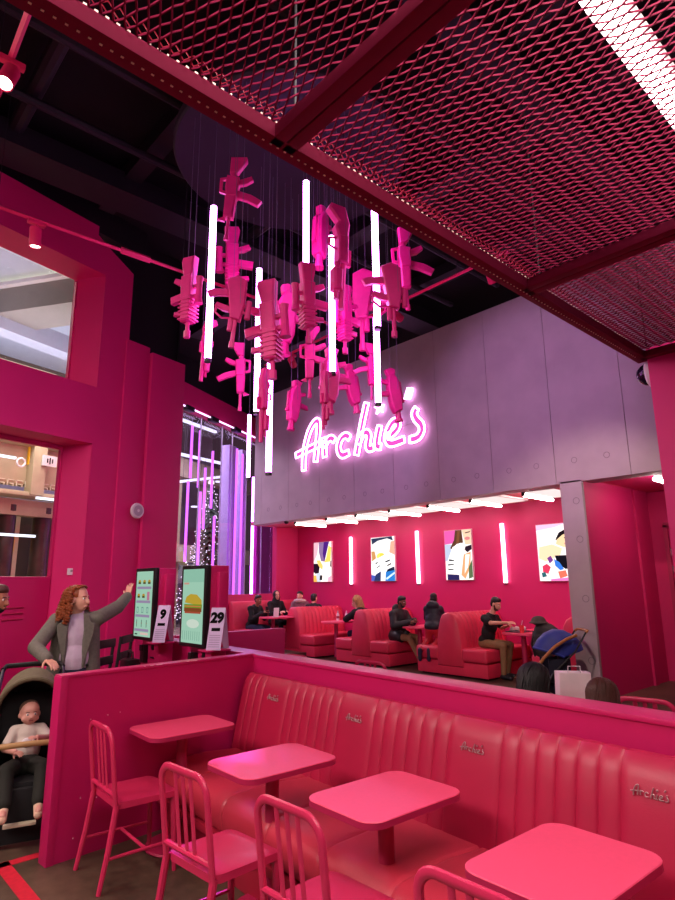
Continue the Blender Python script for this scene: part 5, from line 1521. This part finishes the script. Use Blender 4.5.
        for k in range(230):
            an = rn.uniform(-PI * 0.12, PI * 1.12)
            v = rn.random()
            x = math.cos(an) * (.085 + .055 * v); y = -.035 - math.sin(an) * (.080 + .075 * v); z = .115 - .29 * v ** 0.9
            if y > 0.035: continue
            if z > .06:
                k_ = max(0.25, 1 - ((z - .06) / .065) ** 2 * .75); x *= k_; y = -.02 + (y + .02) * k_
            p0 = Vector((x, y, z)); r0 = rn.uniform(.011, .017)
            pts = []
            for q in range(9):
                t_ = q / 8
                pts.append(hp(p0.x * (1 + .12 * t_) + .017 * math.cos(t_ * 13 + k), p0.y * (1 + .08 * t_) + .017 * math.sin(t_ * 13 + k), p0.z - .05 * t_))
            h.tube(pts, [.004 + r0 * .6 * math.sin(PI * (0.15 + 0.75 * q / 8)) for q in range(9)], 0, 5)
        for k in range(26):
            x = rn.uniform(-.06, .06); pts = []
            for q in range(8):
                t_ = q / 7
                pts.append(hp(x * (1 + .5 * t_) + .008 * math.cos(t_ * 9 + k), .055 - .02 * abs(x) / .06 - .05 * t_ + .008 * math.sin(t_ * 9 + k), .108 - 6 * x * x + .012 * math.sin(t_ * 3) - .015 * t_))
            h.tube(pts, .008, 0, 5)
    if st in ('curly', 'strands'):
        h.build('hair', HM[hc], P, 60)
    elif h.v:
        blob(h, vox * .7, 'head_scarf' if st == 'scarf' else 'hair', HM[hc], P, 2)
    if beard:
        q = MB().ball(hp(0, .03, -.088), (.052, .053, .042), 0, None, 14, 10, Rm).ball(hp(0, .085, -.055), (.028, .014, .008), 0, None, 12, 8, Rm)
        q.capsule(hp(-.066, .01, -.02), hp(-.045, .035, -.085), .014, .022).capsule(hp(.066, .01, -.02), hp(.045, .035, -.085), .014, .022)
        blob(q, vox * .6, 'beard', HM['brown' if skin == 'fair' else 'black'], P, 1)
    return P
def to_local(loc, rz, p):
    d = Vector(p) - Vector(loc)
    return RZ(-rz).to_3x3() @ d

coat_m = mat('grey_green_coat', '#6a665c', 0.85, var=0.12, scale=40, bump=0.3, bscale=200)
lilac_top = mat('lilac_sweater', '#c9b4c8', 0.85, var=0.05, scale=30, bump=0.3, bscale=150)
black_cloth = mat('black_cloth', '#121114', 0.85, var=0.1)
puffer_black = mat('black_puffer', '#151418', 0.55, var=0.1, bump=0.5, bscale=9)
puffer_navy = mat('navy_puffer', '#1a1e2e', 0.5, var=0.1, bump=0.5, bscale=9)
khaki = mat('khaki_trousers', '#8a6a48', 0.85, var=0.08, scale=20)
jeans = mat('navy_jeans', '#1e2440', 0.85, var=0.1)
red_pants = mat('red_trousers', '#b01830', 0.8)
black_tee = mat('black_tee', '#141318', 0.85)
fur_m = mat('pale_fur', '#cdb4b0', 0.95, var=0.15, scale=40)

# the woman by the kiosk
wl, wr_ = (-5.87, 2.08, 0.0), math.atan2(-0.93, -0.37)
J = standing()
for k in list(J): J[k] = J[k] * 1.005
J['shL'], J['shR'] = V(-.175, -.01, 1.41), V(.175, -.01, 1.41)
LW = lambda *p: to_local(wl, wr_, p)
J['elL'] = LW(-5.98, 2.50, 1.51); J['wrL'] = LW(-6.20, 2.69, 1.61)
J['elR'] = LW(-5.80, 1.72, 1.20); J['wrR'] = LW(-5.53, 1.74, 1.12)
J['shL'] = J['shL'] + V(-.01, 0, .015)
wf = lambda x, y, z: RZ(-wr_).to_3x3() @ V(x, y, z)
def coat_extra(t, J):
    for k, x in (('L', -1), ('R', 1)):
        t.capsule(V(x * .11, -.02, 1.0), V(x * .13, -.02, .62), .115, .125)
    t.capsule(V(0, -.07, 1.05), V(0, -.08, .62), .13, .13)
wom = person('person with curly ginger hair in a grey coat reaching one hand to the kiosk', wl, wr_, J, 'fair', (0.95, 0.0, 0.0), None, jeans, shoe_m, ('curly', 'ginger'), vox=0.011,
             hands={'L': (wf(-.42, .30, .85), wf(-.35, .85, -.2), 0.12, 0.6), 'R': (wf(.75, .2, -.25), V(0, 0, -1), 0.4, 0.0)})
# open coat: two halves, sleeves and back, leaving the sweater in the middle
c = MB()
for k, x in (('L', -1), ('R', 1)):
    c.capsule(J['sh' + k], J['el' + k], .073, .066); c.capsule(J['el' + k], J['el' + k].lerp(J['wr' + k], .93), .066, .052)
    c.capsule(V(x * .12, -.02, 1.36), V(x * .135, -.015, 1.0), .085, .092); c.capsule(V(x * .135, -.015, 1.0), V(x * .15, -.01, .66), .098, .108)
    c.capsule(V(x * .09, -.02, 1.42), J['sh' + k], .06, .072)
c.capsule(V(0, -.06, 1.38), V(0, -.075, 1.0), .085, .10); c.capsule(V(0, -.075, 1.0), V(0, -.09, .66), .10, .11)
coat = blob(c, 0.011, 'coat', coat_m, wom, 4)
lp = MB()
for x in (-1, 1):
    vs = [(x * .055, .055, 1.46), (x * .105, .052, 1.44), (x * .155, .088, 1.30), (x * .115, .108, 1.25), (x * .075, .10, 1.08)]
    lp.tube([(x * .06, -.01, 1.475), (x * .078, .062, 1.42), (x * .095, .098, 1.30), (x * .088, .112, 1.16), (x * .083, .105, 1.0)], [.024, .03, .036, .026, .012], 0, 8, None, False, 0.4, (0, 1, 0.3))
lp.tube([(-.07, -.02, 1.475), (-.04, -.07, 1.49), (.04, -.07, 1.49), (.07, -.02, 1.475)], .026, 0, 8)
for x in (-1, 1):
    lp.prism([(x * .052, 1.475), (x * .10, 1.465), (x * .125, 1.40), (x * .16, 1.375), (x * .15, 1.28), (x * .105, 1.10), (x * .082, 1.02), (x * .072, 1.12), (x * .07, 1.30)], .096, .122, 0, None, .006)
lp.build('lapel', coat_m, coat)
bt = MB()
for z in (1.02, .88):
    bt.ball((-.115, .098, z), (.014, .006, .014))
bt.build('button', black_plastic, coat)
s_ = MB().ball(V(0, .012, 1.28), (.15, .105, .2)).ball(V(0, .018, 1.08), (.145, .108, .2)).ball(V(0, .01, .92), (.15, .11, .12)).capsule(V(0, -.0, 1.40), V(0, -.012, 1.47), .07, .058)
blob(s_, 0.011, 'sweater', lilac_top, wom, 3)

# the man at the frame edge
person('person with cropped hair and dark beard at the edge beside the pushchair', (-6.16, 1.28, 0), -0.85, {k: v * 1.045 + (V(0, .20, -.05) if k == 'head' else V(0, .10, -.02) if k == 'neck' else V(0, 0, 0)) for k, v in standing().items()}, 'tan', (0.02, -0.15, 0), black_cloth, jeans, shoe_m, ('crop', 'brown'), True, 0.013)

# women in the corner booth
def corner(label, x, y, rz, **kw):
    J = seated(0.52, kw.pop('lean', 0.1)); 
    return person(label, (x, y, 0.12), rz, J, **kw)
Jp = seated(0.53, 0.25); Jp['wrL'] = V(-.06, .42, .97); Jp['wrR'] = V(.06, .42, .97)
person('person in black with tied dark hair holding a phone at the corner booth', (-12.98, 8.88, 0.06), -PI / 2 + 0.25, Jp, 'tan', (-0.15, -0.1, 0), black_cloth, jeans, hair=('tied', 'black'))
ph = MB().box((0, 0, 0), (0.075, 0.012, 0.15), 0, None, 0.004).build('phone', black_plastic); ph.location = (-12.47, 8.98, 1.10); ph.rotation_euler = (0.3, 0.0, 0.9)
tag(ph, 'black phone held up in the hands of the woman at the corner booth', 'phone')
person('person in a black head scarf at the corner booth looking to the side', (-13.02, 9.62, 0.12), -PI / 2, seated(0.56, 0.05), 'fair', (-0.25, 0.05, 0), black_cloth, black_cloth, hair=('scarf', 'cloth'))
def fur_hood(t, J): pass
q = person('person with tied dark hair and pale fur collar behind the first booth back', (-12.80, 10.30, 0.10), PI + 0.55, seated(0.56, 0.0), 'fair', (0, 0, 0), mat('rose_coat', '#8a5a62', 0.8), jeans, hair=('tied', 'black'))
f = MB().tube([(0.12 * math.cos(t * PI / 6), .02 + .12 * math.sin(t * PI / 6), 1.16 + .02 * math.sin(t * PI / 6)) for t in range(12)], 0.055, 0, 8, None, True)
f.build('fur_collar', fur_m, q)
person('person seen only as the back of a dark head over the first booth back', (-12.18, 10.22, 0.06), 0.2, seated(0.54, 0.0), 'fair', (0, 0, 0), black_cloth, jeans, hair=('crop', 'black'))

# blond person leaning on the table
J = seated(0.52, 0.55); J['elL'] = V(-.26, .42, .90); J['wrL'] = V(.0, .55, .92); J['elR'] = V(.26, .42, .90); J['wrR'] = V(.05, .56, .93)
J['head'] = V(0.02, .36, 1.28); J['anL'] = V(-.12, .36, .09); J['anR'] = V(.12, .36, .09)
person('person with wavy blond hair in a dark jacket slumped over the bottle table', (-10.12, 10.1, 0), PI / 2, J, 'fair', (0.5, -0.35, 0), black_cloth, jeans, hair=('strands', 'blond'), top_add=0.03, headsc=1.12)

# man in the black puffer jacket
J = seated(0.52, 0.15); J['head'] = J['head'] + V(0, .02, .05); J['neck'] += V(0, 0, .03); J['wrL'] = V(-.05, .46, .93); J['elL'] = V(-.24, .2, .84); J['wrR'] = V(.1, .44, .9); J['elR'] = V(.26, .16, .82)
J['knR'] = V(.13, .46, .58); J['anR'] = V(.14, .78, .12); J['anL'] = V(-.1, .52, .1)
def hood(t, J):
    t.ball(J['neck'] + V(0, -.09, .03), (.13, .08, .10)); t.ball(J['neck'] + V(0, -.03, -.02), (.14, .12, .06))
person('person with short dark hair and beard in a black puffer jacket, khaki leg stretched out', (-9.08, 9.98, 0), -PI / 2, J, 'brown', (0.1, -0.18, 0), puffer_black, khaki, shoe_m, ('short', 'black'), True, top_add=0.045, extra_top=hood, hem=0.35)

# kneeling child
J = dict(pel=V(0, 0, .82), belly=V(0, .05, .95), chest=V(0, .10, 1.10), neck=V(0, .14, 1.24), head=V(0, .17, 1.39))
for k, x in (('L', -1), ('R', 1)):
    J['sh' + k] = V(x * .125, .11, 1.18); J['el' + k] = V(x * .17, .24, 1.0); J['wr' + k] = V(x * .10, .38, .92)
    J['hip' + k] = V(x * .08, 0, .79); J['kn' + k] = V(x * .1, .03, .60); J['an' + k] = V(x * .09 - .10, -.31, .42)
def khood(t, J): t.ball(J['neck'] + V(0, -.09, .02), (.14, .08, .10))
sole = mat('navy_trainers', '#1c2440', 0.5)
person('child kneeling on the booth seat in a navy puffer and red trousers, back turned', (-7.93, 9.78, 0), 0.45, J, 'brown', (0.1, -0.1, 0), puffer_navy, red_pants, sole, ('crop', 'black'), top_add=0.028, extra_top=khood, headsc=0.96)

# man in the black T-shirt
J = seated(0.52, 0.3); J['head'] += V(0, .02, .05); J['neck'] += V(0, 0, .03)
J['elR'] = V(.25, .30, .98); J['wrR'] = V(.12, .56, .99); J['elL'] = V(-.24, .2, .86); J['wrL'] = V(-.08, .44, .92); J['anR'] = V(.14, .43, .09); J['anL'] = V(-.14, .33, .09)
person('person with dark beard in a black T-shirt and khaki trousers eating at the booth', (-6.80, 9.93, 0), -PI / 2, J, 'fair', (0.0, -0.35, 0), black_tee, khaki, shoe_m, ('short', 'black'), True, sleeve='short')

# two heads just behind the bench wall
J = seated(0.30, 0.0, 1.0)
q = person('person with loose black hair and pale hood, only the head above the bench wall', (-2.44, 4.12, 0), 0.1, seated(0.24, 0.0), 'fair', (-0.2, -0.2, 0), fur_m, jeans, hair=('strands', 'black'), top_add=0.05, extra_top=lambda t, J: t.ball(J['neck'] + V(0, -.06, .03), (.15, .10, .07)), headsc=1.12)
person('person with reddish brown hair, only the crown showing above the bench wall', (-2.06, 4.36, 0), 0.3, seated(0.155, 0.0), 'fair', (0.1, -0.2, 0), black_cloth, jeans, hair=('strands', 'brown'), headsc=1.05)
st_ = MB().box((0, 0, 0.12), (0.42, 0.36, 0.24), 0, None, 0.03).build('low_stool', vinyl2); st_.location = (-2.44, 4.12, 0); tag(st_, 'low pink stool under the person with black hair behind the bench wall', 'stool')
st_ = MB().box((0, 0, 0.08), (0.36, 0.30, 0.155), 0, None, 0.03).build('low_stool', vinyl2); st_.location = (-2.06, 4.33, 0); tag(st_, 'low pink stool under the brown-haired person behind the bench wall', 'stool')
# paper bag standing on a table beyond the bench wall
cafe_table('pink table beyond the bench wall carrying the white paper bag', (-2.50, 4.78, 0), 0.4)
bgp = thing('paper_bag', 'white paper bag standing open beyond the bench wall, in front of the blue pushchair', 'paper bag', (-2.44, 4.70, 0.75), 0.78)
MB().prism([(-.13, 0), (.13, 0), (.125, .27), (-.12, .275)], -.06, .06, 0, None, .006).build('body', mat('white_paper', '#f0dfe0', 0.8, bump=0.3, bscale=14), bgp)
MB().tube([(-.05, -.055, .26), (-.045, -.06, .32), (.045, -.06, .32), (.05, -.055, .26)], 0.004, 0, 6).build('handle', white_paint, bgp)
# rucksack heap on the booth table end
rk = thing('rucksack', 'dark grey rucksack with a grey hat on top, propped at the booth table', 'rucksack', (-5.42, 9.62, 0))
q = MB().ball((0, 0, .72), (.24, .17, .26)).ball((0, -.12, .62), (.17, .09, .15)).ball((.02, 0, .90), (.20, .15, .14)).ball((.12, -.02, .80), (.2, .15, .2)).box((0, 0, .30), (.34, .28, .6), 0, None, .05)
blob(q, 0.016, 'body', mat('grey_nylon', '#2a2626', 0.7, var=0.2, bump=0.5, bscale=20), rk, 3)
q = MB().ball((-.08, -.02, 1.06), (.125, .12, .085)).lathe([(.02, 0), (.155, 0), (.16, .015), (.13, .03), (.02, .03)], 0, 24, T(-.08, -.02, 1.02))
blob(q, 0.014, 'hat', mat('grey_knit', '#4a4640', 0.9, bump=0.6, bscale=60), rk, 2)
MB().tube([(-.1, -.17, .9), (-.12, -.22, .7), (-.1, -.18, .5)], .015).tube([(.1, -.17, .9), (.12, -.22, .7), (.1, -.18, .5)], .015).build('strap', black_plastic, rk)
for k, (x, y, lab) in enumerate(((-5.86, 10.2, 'crumpled white wrapper on the booth table behind the rucksack'), (-5.90, 10.48, 'second crumpled wrapper on the booth table, nearer the wall'))):
    o = crumple((0, 0, .04), .07, 20 + k).build('crumpled_wrapper', paper, None, 0); o.location = (x, y, .82); tag(o, lab, 'wrapper')

# ------------------------------------------------------------------ pushchairs
def pushchair(label, loc, rz, hood_m, in_m, grip_m, sc=1.0, degs=(28, 18, 8, -4, -16, -28, -42, -56, -70)):
    p = thing('pushchair', label, 'pushchair', loc, rz)
    p.scale = (sc, sc, sc)
    # hood: shell swept from the front rim backwards, axis across
    def arc(b, rad):
        out = []
        for i in range(17):
            a = PI * i / 16
            out.append(V(0.235 * math.cos(a) * rad, -.13 + math.sin(b) * 0.40 * math.sin(a) * rad, .70 + math.cos(b) * 0.40 * math.sin(a) ** 0.8 * rad))
        return out
    bs = [math.radians(q) for q in degs]
    vs, fs, ms = [], [], []
    mb = MB()
    for rad, m_ in ((1.0, 0), (0.95, 1)):
        g = []
        for i, b in enumerate(bs):
            k = 1 + (0.022 if i % 3 == 0 else 0.0)
            g += arc(b, rad * k)
        f = []
        for i in range(len(bs) - 1):
            for k in range(16):
                f.append((i * 17 + k, i * 17 + k + 1, (i + 1) * 17 + k + 1, (i + 1) * 17 + k))
        mb.add(g, f, m_)
    hood_o = mb.build('hood', [hood_m, in_m], p, 60)
    MB().tube(arc(bs[0], 1.0), 0.018, 0, 8).build('hood_rim', hood_m, hood_o)
    # seat shell and side wings
    q = MB().box((0, -.20, .62), (.40, .07, .62), 0, RX(0.0), .03).box((0, .03, .36), (.40, .40, .08), 0, None, .03)
    q.box((-.205, -.06, .50), (.035, .34, .34), 0, None, .015).box((.205, -.06, .50), (.035, .34, .34), 0, None, .015).box((0, .25, .20), (.34, .05, .34), 0, RX(0.0), .02)
    q.build('seat', in_m, p)
    # frame
    for x in (-1, 1):
        MB().tube([(x * .24, .24, .12), (x * .25, .08, .45), (x * .25, -.30, .78), (x * .22, -.50, 1.06)], .015, 0, 8).build('side_tube', black_plastic, p)
        MB().tube([(x * .25, .0, .50), (x * .26, -.38, .14)], .015, 0, 8).build('rear_leg', black_plastic, p)
        for y, r_ in ((.24, .10), (-.40, .14)):
            wh = MB().tube([(x * .27 + .032 * 0, y, r_)] * 1 + [(x * .27 + x * .035, y, r_)], r_, 0, 22)
            o = wh.build('wheel', black_plastic, p)
            MB().tube([(x * .268, y, r_), (x * .31, y, r_)], r_ * .45, 0, 14).build('hub', duct_mat, o)
    MB().tube([(-.24, .24, .12), (.24, .24, .12)], .012).build('axle', black_plastic, p)
    MB().tube([(-.26, -.38, .14), (.26, -.38, .14)], .012).build('axle', black_plastic, p)
    MB().tube([(-.22, -.50, 1.06), (-.2, -.54, 1.085), (0, -.55, 1.09), (.2, -.54, 1.085), (.22, -.50, 1.06)], .02, 0, 10).build('handle', grip_m, p)
    MB().box((0, -.15, .22), (.36, .42, .14), 0, None, .04).build('basket', in_m, p)
    return p
olive = mat('olive_grey_fabric', '#6a6048', 0.85, var=0.12, scale=30, bump=0.3, bscale=150)
navy_f = mat('navy_lining', '#121428', 0.8, var=0.1)
dark_f = mat('black_lining', '#100f12', 0.85, var=0.1)
tan_bar = mat('tan_bar', '#b08a58', 0.5)
SL = (-5.05, 1.50, 0); SR = math.atan2(-0.96, -0.28)
pc = pushchair('olive-hooded pushchair with a baby inside, beside the pink partition end', SL, SR, olive, dark_f, black_plastic)
MB().tube([(-.23, .02, .58), (-.21, .20, .63), (0, .25, .645), (.21, .20, .63), (.23, .02, .58)], .02, 0, 10).build('bumper_bar', tan_bar, pc)
MB().box((0, .33, .165), (.20, .05, .02), 0, None, .006).build('footrest', mat('foot_bar', '#cfc4a8', 0.5), pc)
# baby
J = dict(pel=V(0, .0, .46), belly=V(0, -.03, .55), chest=V(0, -.07, .63), neck=V(0, -.09, .705), head=V(0, -.075, .79))
for k, x in (('L', -1), ('R', 1)):
    J['sh' + k] = V(x * .085, -.07, .675); J['el' + k] = V(x * .13, .02, .60); J['wr' + k] = V(x * .05, .10, .585)
    J['hip' + k] = V(x * .06, .02, .45); J['kn' + k] = V(x * .115, .20, .47); J['an' + k] = V(x * .105, .36, .27)
J['wrR'] = V(.07, .13, .575); J['elR'] = V(.14, .03, .58); J['wrL'] = V(-.06, .15, .66); J['elL'] = V(-.15, .02, .62)
SKb = SK['baby'] = mat('skin_baby', '#d69a8a', 0.5, var=0.04)
def baby():
    P = thing('baby', 'baby in dark trousers and pale socks sitting in the olive-hooded pushchair', 'person', SL, SR)
    Rm = head_rot(0.2, 0.0)
    Hc = J['head']
    def hp(x, y, z): return Hc + Rm @ Vector((x, y, z))
    b = MB()
    for c, r in (((0, -.01, .022), (.068, .076, .066)), ((0, .012, -.02), (.058, .062, .056)), ((.04, .035, -.03), (.022, .022, .022)), ((-.04, .035, -.03), (.022, .022, .022)), ((0, .04, -.052), (.024, .022, .018)), ((0, .076, -.018), (.009, .009, .008)), ((.068, -.005, -.01), (.009, .016, .02)), ((-.068, -.005, -.01), (.009, .016, .02))):
        b.ball(hp(*c), r, 0, None, 16, 12, Rm)
    b.capsule(J['neck'], Hc + V(0, -.01, -.03), .034, .036)
    b.ball(J['chest'], (.085, .065, .085)); b.ball(J['belly'], (.085, .07, .085)); b.ball(J['pel'], (.085, .075, .07))
    b.capsule(J['shL'], J['shR'], .035, .035)
    ex = []
    for k, sd in (('L', -1), ('R', 1)):
        b.capsule(J['sh' + k], J['el' + k], .032, .027); b.capsule(J['el' + k], J['wr' + k], .027, .02)
        b.capsule(J['hip' + k], J['kn' + k], .05, .04); b.capsule(J['kn' + k], J['an' + k], .04, .03); b.capsule(J['an' + k], J['an' + k] + V(0, .07, -.01), .026, .022)
        d = (J['wr' + k] - J['el' + k]).normalized()
        hm = hand_mb(J['wr' + k], d, V(-sd * .4, 0, -1), -sd, .52, 0.2, .4)
        o = blob(hm, .0035, 'tmp_hand', SKb, None, 1)
        ex.append(MB().add([v.co.copy() for v in o.data.vertices], [tuple(p.vertices) for p in o.data.polygons]))
        me = o.data; bpy.data.objects.remove(o); bpy.data.meshes.remove(me)
    blob(b, .007, 'body', SKb, P, 2, ex)
    for sd in (-1, 1):
        MB().ball(hp(sd * .025, .058, .0), .010, 0, None, 10, 8).ball(hp(sd * .025, .0645, .0), .0055, 1, None, 8, 6).build('eye', [eye_w, eye_d], P)
        MB().capsule(hp(sd * .014, .064, .016), hp(sd * .036, .056, .016), .0022, .002).build('eyebrow', HM['brown'], P)
    MB().capsule(hp(-.011, .066, -.040), hp(.011, .066, -.040), .005, .005).build('lips', lip_m, P)
    h = MB().ball(hp(0, -.020, .030), (.070, .074, .062), 0, None, 16, 12, Rm)
    blob(h, .008, 'hair', mat('baby_hair', '#6a4a3c', 0.8), P, 1)
    t = MB().ball(J['chest'], (.098, .078, .098)).ball(J['belly'], (.098, .083, .098)).capsule(J['shL'], J['shR'], .045, .045)
    for k in 'LR':
        t.capsule(J['sh' + k], J['sh' + k].lerp(J['el' + k], .75), .043, .040)
    blob(t, .009, 'shirt', mat('baby_shirt', '#c8bcb0', 0.85), P, 2)
    l = MB().ball(J['pel'], (.102, .09, .085))
    for k in 'LR':
        l.capsule(J['hip' + k], J['kn' + k], .066, .058); l.capsule(J['kn' + k], J['an' + k] + (J['kn' + k] - J['an' + k]) * .15, .056, .048)
    blob(l, .009, 'trousers', mat('dark_green_trousers', '#1a1c14', 0.85), P, 3)
    for k in 'LR':
        s2 = MB().capsule(J['an' + k] + (J['kn' + k] - J['an' + k]) * .2, J['an' + k], .032, .032).capsule(J['an' + k], J['an' + k] + V(0, .075, -.03), .034, .028)
        blob(s2, .008, 'sock', mat('pale_sock', '#d8b49a', 0.9, var=0.1, scale=60), P, 2)
    bp = MB().ball(J['belly'] + V(0, .075, .06), (.04, .012, .035)).build('bib', white_paint, P)
    return P
baby()
bl = mat('blue_fabric', '#26348a', 0.6, var=0.15, bump=0.3, bscale=12)
pb_ = pushchair('blue pushchair with a brown leather handle in front of the grey column', (-4.72, 8.50, 0), 2.4, bl, navy_f, wood, 0.93, (72, 52, 30, 8, -14, -36, -58, -76))
MB().tube([(-.275, .34, .52), (-.285, .20, .70), (-.285, .02, .86), (-.27, -.18, .97), (-.2, -.36, 1.02)], .024, 0, 10).build('leather_arch', wood, pb_)
